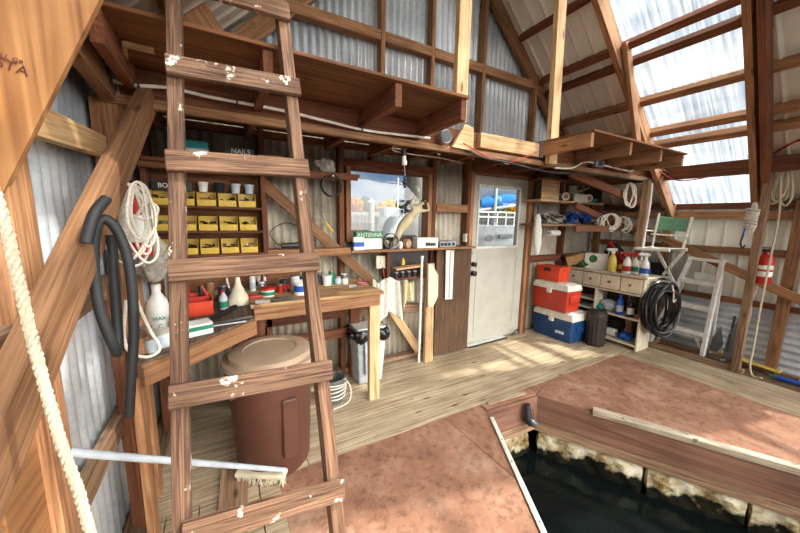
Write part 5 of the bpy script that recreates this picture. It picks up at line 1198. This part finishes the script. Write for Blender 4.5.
# bag holder
t = T('bag_holder', 'long white fabric bag holder hanging right of the door', 'bag holder', PY(537, 255, 2.42))
a, b = PY(538, 214, 2.42), PY(537, 255, 2.42)
def bagf(u, v):
    w_ = .055*math.sin(PI*min(1, max(.02, v*1.0)))**.35+.004*math.sin(20*v)
    an = 2*PI*u; return a.lerp(b, v)+V((math.cos(an)*w_, math.sin(an)*w_*.7, 0))
MB().grid(bagf, 20, 30).build('bag', 'cloth', t); MB().tube([a+V((0, 0, .13)), a+V((.004, 0, 0))], .012, 8).build('loop', 'black', t)
mb = MB(); c = PY(554, 233, 2.5); t = T('paper_towel_roll', 'white paper towel roll hung under the lower shelf', 'paper towel', c); MB().cyl(c+V((-.09, 0, 0)), c+V((.09, 0, 0)), .032, n=20).build('roll', 'white', t); MB().cyl(c+V((-.12, 0, 0)), c+V((.12, 0, 0)), .008, n=8).build('rod', 'dark_metal', t)
# hanging rope hanks near right column
for k, (x, y, l, w_, n_l, lb_) in enumerate(((629, 183, .30, .10, 4, 'small white rope hank hanging highest by the right column'), (611, 214, .22, .16, 7, 'white rope bundle hanging left over the cabinet'), (623, 217, .20, .12, 6, 'white rope bundle hanging beside the column'))):
    Yh = 2.02 if k == 0 else 2.2
    p = PY(x, y, Yh); mb = MB(); hank(mb, p, l, w_*1.7, .008, n_l, (1, -.4, 0), 20+k); o = mb.build('rope_hank', 'rope'); tag(o, lb_, 'rope')
beam('cross_rail', PY(575, 240, 2.3)*0+V((3.5, 2.2, 1.42)), V((4.95, 2.2, 1.42)), .035, .07, 'red', 'dark cross rail holding rope hanks right of the door', 'rail')
# ------------------------------------------------------------------ director chair on top
ch = T('director_chair', 'tall folding director chair with green back by the right wall', 'chair', (4.7, 1.7, 0))
def cpx(x, y, X): return PX(x, y, X)
XA, XB = 4.62, 4.80
# back canvas
p = [PX(658, 216, 4.62), PX(691, 219, 4.62), PX(689, 232, 4.62), PX(656, 230, 4.62)]
def cvf(u, v):
    top = p[0].lerp(p[1], u); bt = p[3].lerp(p[2], u); q = top.lerp(bt, v); q.x += .03*math.sin(PI*u)+.0; return q
MB().grid(cvf, 12, 6).build('backrest', 'green_canvas', ch, solid=.006)
MB().tube([PX(659, 213, 4.62), PX(651, 252, 4.62)], .014, 8).build('back_post', 'white_paint', ch); MB().tube([PX(692, 217, 4.62), PX(683, 248, 4.62)], .014, 8).build('back_post', 'white_paint', ch)
for (x, y), (x2, y2) in (((650, 229), (650, 231)),): pass
MB().bar(PX(688, 236, 4.6), PX(652, 234, 4.6)+V((-.02, 0, 0)), .05, .018).build('arm', 'white_paint', ch, .003)
MB().bar(PX(655, 231, 4.68), PX(640, 230, 4.4), .05, .018).build('arm', 'white_paint', ch, .003)
s = [PX(652, 248, 4.6), PX(687, 250, 4.6)]
q0, q1 = s; off = V((-.34, 0.05, 0))
MB().bar(q0, q1, .03, .03).build('seat_rail', 'white_paint', ch, .003); MB().bar(q0+off*.9, q1+off*.9, .03, .03).build('seat_rail', 'white_paint', ch, .003)
def stf(u, v): q = q0.lerp(q1, u)+off*.9*v; q.z += -.03*math.sin(PI*u)+.02; return q
MB().grid(stf, 10, 6).build('seat', 'seat_canvas', ch, solid=.006)
z0f = -.02
yA, yB = q0.y, q1.y
for (a, b) in (((4.6, yB, q1.z), (4.6, yA+.06, .55)), ((4.6, yA, q0.z), (4.6, yB-.06, .55)), ((4.6+off.x, yB, q1.z), (4.6+off.x*.9, yA, .93)), ((4.6+off.x, yA, q0.z), (4.6+off.x*.9, yB, .93))):
    pass
MB().bar(PX(684, 251, 4.6), PX(663, 275, 4.6), .022, .03).build('leg', 'white_paint', ch, .002)
MB().bar(PX(657, 250, 4.6), PX(674, 283, 4.6), .022, .03).build('leg', 'white_paint', ch, .002)
MB().bar(PX(674, 283, 4.6), PX(648, 279, 4.6), .022, .03).build('foot_rail', 'white_paint', ch, .002)
MB().bar(V((4.6, 1.66, .86)), V((4.6, 1.95, .86)), .02, .022).build('foot_rest', 'white_paint', ch, .002)
o = MB().prism([PX(650, 262, 4.68), PX(668, 264, 4.68), PX(670, 276, 4.68), PX(652, 276, 4.68)], (.012, 0, 0)).build('dark_pouch', 'darkfab'); tag(o, 'dark fabric pouch hanging behind the cabinet corner under the chair', 'pouch')
# ------------------------------------------------------------------ stepladder
sl = T('stepladder', 'aluminium stepladder standing beside the black hose coil', 'stepladder', (4.7, 1.55, 0))
FLb, FRb = PZ(651, 344, .0), PZ(701, 358, .0); FLt, FRt = PX(691, 259, 4.78), PX(722, 263, 4.78)
FRb = V((4.66, FRb.y, 0)); FLb = V((4.66, 1.80, 0))
for a, b in ((FLb, FLt), (FRb, FRt)): MB().bar(a, b, .035, .07, up=(1, 0, 0)).build('rail', 'alu', sl, .003)
MB().bar(FLt+V((.03, .02, .01)), FRt+V((.03, -.02, .01)), .12, .03).build('top_cap', 'alu', sl, .004)
for k, t_ in enumerate((.24, .51, .77)):
    a, b = FLb.lerp(FLt, t_), FRb.lerp(FRt, t_); MB().bar(a+V((.01, 0, 0)), b+V((.01, 0, 0)), .09, .05).build('step', 'alu', sl, .003)
for a, b in ((FLb, FLt), (FRb, FRt)):
    MB().bar(V((4.90, a.y, .0)), b+V((.06, 0, -.02)), .02, .035, up=(1, 0, 0)).build('rear_leg', 'alu', sl, .002)
MB().bar(V((4.89, FLb.y, .15)), V((4.89, FRb.y, .15)), .012, .03).build('rear_brace', 'alu', sl, .002)
for y_, s_ in ((FLb.y, -1), (FRb.y, 1)): MB().bar(V((4.67, y_, .06)), V((4.70, y_+s_*.13, .27)), .015, .025).build('step_brace', 'alu', sl, .002)
for a in (FLb, FRb): MB().obox(a+V((0, 0, .012)), V((.035, 0, 0)), V((0, .018, 0)), V((0, 0, .012))).build('foot', 'rubber', sl, .002)
q = [PX(695, 272, 4.83), PX(717, 275, 4.83), PX(714, 283, 4.83), PX(694, 280, 4.83)]; MB().prism(q, (.006, 0, 0)).build('label_plate', 'white', sl)
# ------------------------------------------------------------------ extinguisher
p = V((4.58, PX(764, 268, 4.58).y, .93)); t = T('fire_extinguisher', 'red fire extinguisher hanging beside the right post', 'fire extinguisher', p)
MB().lathe(p, [(.055, 0), (.062, .01), (.062, .24), (.05, .275), (.022, .29), (.02, .31)], 26).build('cylinder', 'red', t)
MB().lathe(p+V((0, 0, .075)), [(.0626, 0), (.0626, .11)], 26).build('label_wrap', 'white', t); MB().lathe(p+V((0, 0, .125)), [(.063, 0), (.063, .02)], 26).build('label_stripe', 'red', t)
MB().obox(p+V((0, 0, .325)), V((.02, 0, 0)), V((0, .045, 0)), V((0, 0, .012))).obox(p+V((0, .02, .35)), V((.01, 0, 0)), V((0, .05, 0)), V((0, 0, .005))).build('valve_handle', 'black', t, .002)
MB().tube(bez([p+V((-.02, .03, .31)), p+V((-.06, .06, .27)), p+V((-.068, .05, .15)), p+V((-.065, .045, .06))]), .009, 8).build('hose', 'black', t); MB().obox(p+V((.06, 0, .15)), V((.006, 0, 0)), V((0, .03, 0)), V((0, 0, .1))).build('bracket', 'dark_metal', t)
# ropes by the right post
p = PX(770, 170, 4.55); mb = MB(); hank(mb, V((4.56, .91, 2.0)), .34, .13, .009, 5, (0, 1, 0), 31); tag(mb.build('rope_hank', 'rope_tan'), 'loose tan rope hank looped high on the right posts', 'rope')
t = T('rope_coil', 'wrapped white rope bundle tied to the right post', 'rope', (4.47, 1.05, 1.5)); c0, c1 = PX(755, 203, 4.46), PX(748, 232, 4.46)
mb = MB(); 
for k in range(9):
    q_ = c0.lerp(c1, .22+k*.075); mb.tube([q_+V((math.cos(a)*.032, math.sin(a)*.042, .008*math.sin(a+k))) for a in [2*PI*j/14 for j in range(15)]], .008, 6)
hank(mb, c0, (c0-c1).length*1.05, .045, .008, 4, (0, 1, 0), 33); mb.build('coil', 'rope', t)
mb = MB(); mb.tube(bez([V((4.53, .93, 1.95)), PX(779, 215, 4.53), PX(770, 260, 4.5), PX(760, 310, 4.48), PX(753, 350, 4.45), PX(750, 366, 4.42), PX(753, 376, 4.40), PX(762, 378, 4.38)], 8), .008, 8); tag(mb.build('hanging_rope', 'rope_tan'), 'long pale rope hanging down past the fire extinguisher to the floor', 'rope')
mb = MB(); mb.tube(bez([V((4.57, .96, 1.5)), PX(757, 285, 4.6), PX(752, 300, 4.6), PX(750, 318, 4.6), PX(744, 334, 4.6)], 6), .006, 6); tag(mb.build('thin_rope', 'rope_tan'), 'thin frayed rope end hanging right behind the walkway post', 'rope')
t = T('bungee_cord', 'dark blue bungee cord with hook hanging left of the walkway post', 'cord', PX(744, 230, 4.46)); MB().tube(bez([PX(752, 204, 4.46), PX(747, 220, 4.46), PX(743, 236, 4.46)]), .007, 6).build('cord', 'blue', t); MB().tube(bez([PX(743, 236, 4.46), PX(740.5, 243, 4.46), PX(742.5, 248, 4.46), PX(745, 245, 4.46)]), .007, 6).build('hook', 'black', t)
# anchors
def fluke(pts, label, X):
    t = T('anchor', label, 'anchor', PX(*pts[-1], X)); q = [PX(x, y, X) for x, y in pts]
    MB().prism(q, (.02, 0, 0)).build('fluke', 'anchor', t, .004); return t
t = fluke([(721, 326), (723, 345), (717, 352), (709, 350), (712, 338)], 'grey plough anchor fluke leaning by the stepladder', 4.8)
MB().bar(PX(709, 357, 4.76), PX(723, 360, 4.72), .07, .02).build('crown', 'anchor', t, .003)
t = fluke([(738, 320), (741, 345), (733, 360), (722, 357), (728, 335)], 'second dark anchor leaning between the first anchor and the post', 4.74)
MB().bar(PX(735, 316, 4.78), PX(727, 352, 4.72), .02, .02).build('shank', 'dark_metal', t, .003)
# paddle, blue tube
t = T('canoe_paddle', 'yellow paddle lying along the foot of the right wall', 'paddle', (4.85, .9, 0)); a, b = PZ(741, 350, .06), PZ(768, 362, .03)
MB().tube([V((4.84, 1.35, .07)), V((4.86, 1.0, .05))], .015, 10).build('shaft', 'yellow', t); MB().bar(V((4.86, 1.05, .05)), V((4.85, .74, .03)), .10, .02).build('blade', 'fluid', t, .008)
t = T('blue_tube', 'blue tipped tube lying on the ledge at the right edge', 'tube', (4.78, .6, 0)); MB().tube([V((4.74, .74, .0)), V((4.74, .30, .0))], .022, 12).build('tube', 'blue', t); MB().tube([V((4.745, .80, .0)), V((4.74, .74, .0))], [.006, .018], 12).build('nozzle', 'teal', t)
t = T('wood_offcut', 'tan offcut beside the blue tube', 'wood block', (4.88, .6, 0)); lumber('offcut', (4.84, .62, .0), (4.84, .2, .0), .06, .04, 'pale', t)
mb = MB(); mb.tube([V((4.92, YF, -.005)), V((4.92, 1.9, -.005))], .012, 10); tag(mb.build('white_pipe', 'white'), 'white pipe along the foot of the corrugated right wall', 'pipe')
# ------------------------------------------------------------------ outside
def piling(x0_, x1_, y, Y, label, ytop):
    a = PY((x0_+x1_)/2, ytop, Y); r = (PY(x1_, ytop, Y).x-PY(x0_, ytop, Y).x)/2*.85
    t = T('piling', label, 'piling', (a.x, Y, -.6)); MB().tube([(a.x, Y, -1), (a.x+.01, Y, a.z)], [r*1.05, r], 24).build('trunk', 'pile', t)
    if ytop > 150: MB().lathe((a.x+.01, Y, a.z), [(r*1.08, 0), (r*.5, r*.8), (.01, r)], 20).build('cap', 'white', t)
piling(406, 428, 0, 5.2, 'thick grey piling right outside the window', 100)
piling(368, 374.5, 0, 11, 'slender white-capped piling out in the harbour', 202)
bw = T('breakwater', 'distant pale breakwater wall with dark pilings across the harbour', 'breakwater', (15, 250, -.6))
za, zb_ = PY(380, 212.5, 250).z, PY(380, 215.6, 250).z
box('wall', (40, 250, -.7), (420, 253, za), 'concrete', bw)
mb = MB()
for k in range(95): x = 70+k*3.2; mb.box((x, 249, -.6), (x+1.4, 249.9, zb_))
o = mb.build('wall_pilings', 'dark_brown', bw); o['kind'] = 'stuff'
# trees
rn = random.Random(77); TREE = []
def tree_mesh(seed, mat):
    b_ = MB(); r_ = random.Random(seed)
    for k in range(9):
        c = V((r_.uniform(-1.5, 1.5), r_.uniform(-1, 1), r_.uniform(1.6, 3.4))); rr = r_.uniform(.8, 1.3); ph = r_.uniform(0, 6)
        b_.grid(lambda u, v: c+V((math.cos(2*PI*u)*math.sin(PI*v), math.sin(2*PI*u)*math.sin(PI*v), math.cos(PI*v)))*rr*(1+.22*math.sin(7*2*PI*u+5*v*PI+ph)*math.sin(9*v+ph)), 14, 9)
    return b_
protos = []
for k, (mt, nm) in enumerate((('autumn', 'yellow autumn'), ('ever', 'grey-green'), ('rust_leaf', 'orange autumn'))):
    t = T('shore_tree', f'{nm} tree on the far shore', 'tree', (0, 0, 0), f'{nm} trees on the far shore'); tree_mesh(k, mt).build('crown', mt, t); MB().tube([(0, 0, -.5), (0, 0, 2)], [.2, .12], 8).build('trunk', 'pile', t); protos.append(t)
zsh = PY(380, 213, 280).z-3.5
for k in range(34):
    kd = [0, 0, 0, 2, 1][k % 5]; o = protos[kd] if k in (0, 3, 4) else copy_tree(protos[kd])
    x = 84+k*8.2+rn.uniform(-1.5, 1.5); s_ = rn.uniform(3.2, 4.3); o.matrix_basis = Matrix.Translation((x, 280+rn.uniform(-6, 9), zsh-.1)) @ Matrix.Rotation(rn.uniform(0, 6), 4, 'Z') @ Matrix.Diagonal((s_*.72, s_*.72, s_*.95, 1))
hl = T('shore_bank', 'low pale far shore bank under the trees', 'shore', (30, 62, -1)); mb = MB(); mb.box((30, 262, -1), (440, 300, zsh)); mb.build('bank', 'concrete', hl)
hl = T('wooded_ridge', 'grey-green wooded ridge behind the far shore trees', 'hill', (60, 90, -1)); mb = MB(); mb.grid(lambda u, v: V((20+440*u, 330+v*50, -1+(17+3.5*math.sin(u*23)+2*math.sin(u*51))*math.sin(PI*min(1, v*.5+.02)))), 60, 6); mb.build('wooded_ridge', 'ever', hl)
# white boats in the window
def boat(Y, xl, xr, ytop, ybot, label, cover=None):
    a, b = PY(xl, ytop, Y), PY(xr, ytop, Y); zt = a.z; x0_, x1_ = a.x, b.x; L_ = x1_-x0_
    t = T('moored_boat', label, 'boat', ((x0_+x1_)/2, Y+1, -.55))
    vs = []; n = 16
    def hull(u, v):
        w_ = (math.sin(PI*min(1, max(0, u*.92+.06)))**.5)*1.1
        zz = -.7+(zt+.7)*v; return V((x0_+L_*u, Y+1-w_*(.55+.45*v)*1.0, zz))
    mb = MB(); mb.grid(hull, 20, 6); mb.grid(lambda u, v: hull(u, v)+V((0, 2*(Y+1-hull(u, v).y), 0)), 20, 6)
    mb.grid(lambda u, v: hull(u, 1).lerp(hull(u, 1)+V((0, 2*(Y+1-hull(u, 1).y), 0)), v), 20, 4); mb.build('hull', 'hull', t)
    return t, x0_, x1_, zt
t, x0_, x1_, zt = boat(16, 383, 408, 217, 235, 'white motorboat moored beyond the window pilings')
box('cabin', (x0_+.4, 16.4, zt), (x0_+(x1_-x0_)*.8, 17.4, zt+.55), 'hull', t, .05)
mb = MB()
for k in range(8): x = x0_+.1+(x1_-x0_)*k/8; mb.cyl((x, 16.0, zt-.1), (x, 16.0, zt+.45), .02, n=6)
mb.tube([(x0_+.1, 16, zt+.45), (x1_-.2, 16, zt+.45)], .02, 6); mb.build('railing', 'hull', t)
mb = MB(); mx_ = PY(398, 190, 16.9).x; mb.cyl((mx_, 16.9, zt), (mx_, 16.9, zt+2.3), .03, n=8); mb.build('mast', 'alu', t)
# boat seen through door glass
YD = 7.0
t, x0_, x1_, zt = boat(YD, 462, 560, 226, 250, 'white sailboat with blue covered sail seen through the door glass')
o1 = PY(490, 236, YD).z
pt = PY(486, 238, YD); MB().lathe((pt.x, YD-.12, pt.z), [(.10, 0), (.10, .02), (.001, .021)], 20, 1.6, 1, axis=(0, -1, 0)).build('porthole', 'dark_metal', t)
pt = PY(503, 236, YD); box('hull_window', (pt.x-.3, YD-.13, pt.z-.06), (pt.x+.3, YD-.08, pt.z+.06), 'dark_metal', t, .02)
bl, brr = PY(480, 203, YD+1), PY(524, 197, YD+1)
def cov(u, v):
    an = 2*PI*v; c = bl.lerp(brr, u); r = (.08+.11*math.sin(PI*min(1, u*1.15+.05))**.7)*(1+.12*math.sin(13*u)+.06*math.sin(4*an+9*u)); return c+V((0, math.cos(an)*r*.7, math.sin(an)*r))
MB().grid(cov, 30, 16).build('sail_cover', 'blue_tarp', t)
mm = PY(496, 150, YD+1).x; MB().cyl((mm, YD+.9, zt), (mm, YD+.9, 6), .06, n=12).build('mast', 'hull', t)
MB().tube([bl-V((.2, 0, .25)), brr+V((.3, 0, -.22))], .05, 8).build('boom', 'hull', t)
mb = MB(); z0r, z1r = PY(490, 222, YD-.1).z, PY(490, 212, YD-.1).z
for k in range(12): x = x0_+.2+k*(x1_-x0_)/12; mb.cyl((x, YD-.05, zt), (x, YD-.05, z1r), .018, n=6)
mb.tube([(x0_, YD-.05, z1r), (x1_, YD-.05, z1r)], .02, 6); mb.tube([(x0_, YD-.05, (z0r+z1r)/2), (x1_, YD-.05, (z0r+z1r)/2)], .014, 6); mb.build('lifeline', 'alu', t)
mb = MB(); n = 46
for k in range(n):
    x = x0_+.3+k*.085; mb.tube([(x, YD-.03, z0r), (x+(z1r-z0r), YD-.03, z1r)], .009, 4); mb.tube([(x+(z1r-z0r), YD-.025, z0r), (x, YD-.025, z1r)], .009, 4)
o = mb.build('netting', 'dark_metal', t); o['kind'] = 'stuff'
# outside dock
dk = T('outer_dock', 'pale dock walkway outside the back wall', 'dock', (3, 3.8, -.3)); lumber('planking', (-4, 3.7, -.08), (12, 3.7, -.08), 1.4, .06, 'plank', dk)
# ------------------------------------------------------------------ light
sd = bpy.data.lights.new('sun', 'SUN'); sd.energy = 5.5; sd.color = (1, .94, .84); sd.angle = .03
so = bpy.data.objects.new('sun', sd); COL.objects.link(so); so.rotation_euler = V((-1.45, .95, -2.4)).to_track_quat('-Z', 'Y').to_euler(); so.location = (8, -4, 12)
wd = bpy.data.worlds.new('sky'); SC.world = wd; wd.use_nodes = True; nt = wd.node_tree; L = nt.links.new; bg = nt.nodes['Background']
tc = N(nt, 'ShaderNodeTexCoord'); mp = N(nt, 'ShaderNodeMapping'); mp.inputs['Scale'].default_value = (1, 1, 2.6); L(tc.outputs['Generated'], mp.inputs['Vector'])
n = N(nt, 'ShaderNodeTexNoise'); n.inputs['Scale'].default_value = 5.5; n.inputs['Detail'].default_value = 9; n.inputs['Roughness'].default_value = .55; L(mp.outputs[0], n.inputs['Vector'])
r = ramp(nt, n.outputs['Fac'], [(.36, lin((132, 176, 226))), (.50, lin((190, 210, 236))), (.62, lin((250, 250, 250)))])
# sky boosted as interior fill, in the open harbour direction (south, behind the photographer)
sx = N(nt, 'ShaderNodeSeparateXYZ'); L(tc.outputs['Generated'], sx.inputs[0])
mr = N(nt, 'ShaderNodeMapRange'); dt = N(nt, 'ShaderNodeVectorMath', operation='DOT_PRODUCT'); L(tc.outputs['Generated'], dt.inputs[0]); dt.inputs[1].default_value = V((.45, -.82, .3)).normalized()
mr.inputs[1].default_value = .35; mr.inputs[2].default_value = .95; mr.inputs[3].default_value = .46; mr.inputs[4].default_value = 6.6; L(dt.outputs['Value'], mr.inputs[0])
mc = N(nt, 'ShaderNodeMapRange'); mc.inputs[1].default_value = .05; mc.inputs[2].default_value = -.3; L(sx.outputs['Y'], mc.inputs[0])
mw = N(nt, 'ShaderNodeMix', data_type='RGBA'); L(mc.outputs[0], mw.inputs[0]); L(r.outputs[0], mw.inputs[6]); mw.inputs[7].default_value = (1, .975, .93, 1)
hz = N(nt, 'ShaderNodeMapRange'); hz.inputs[1].default_value = -.02; hz.inputs[2].default_value = .16; hz.inputs[3].default_value = .8; hz.inputs[4].default_value = 0; L(sx.outputs['Z'], hz.inputs[0])
mh = N(nt, 'ShaderNodeMix', data_type='RGBA'); L(hz.outputs[0], mh.inputs[0]); L(r.outputs[0], mh.inputs[6]); mh.inputs[7].default_value = lin((158, 196, 232)); L(mh.outputs[2], mw.inputs[6])
L(mw.outputs[2], bg.inputs[0]); L(mr.outputs[0], bg.inputs[1])
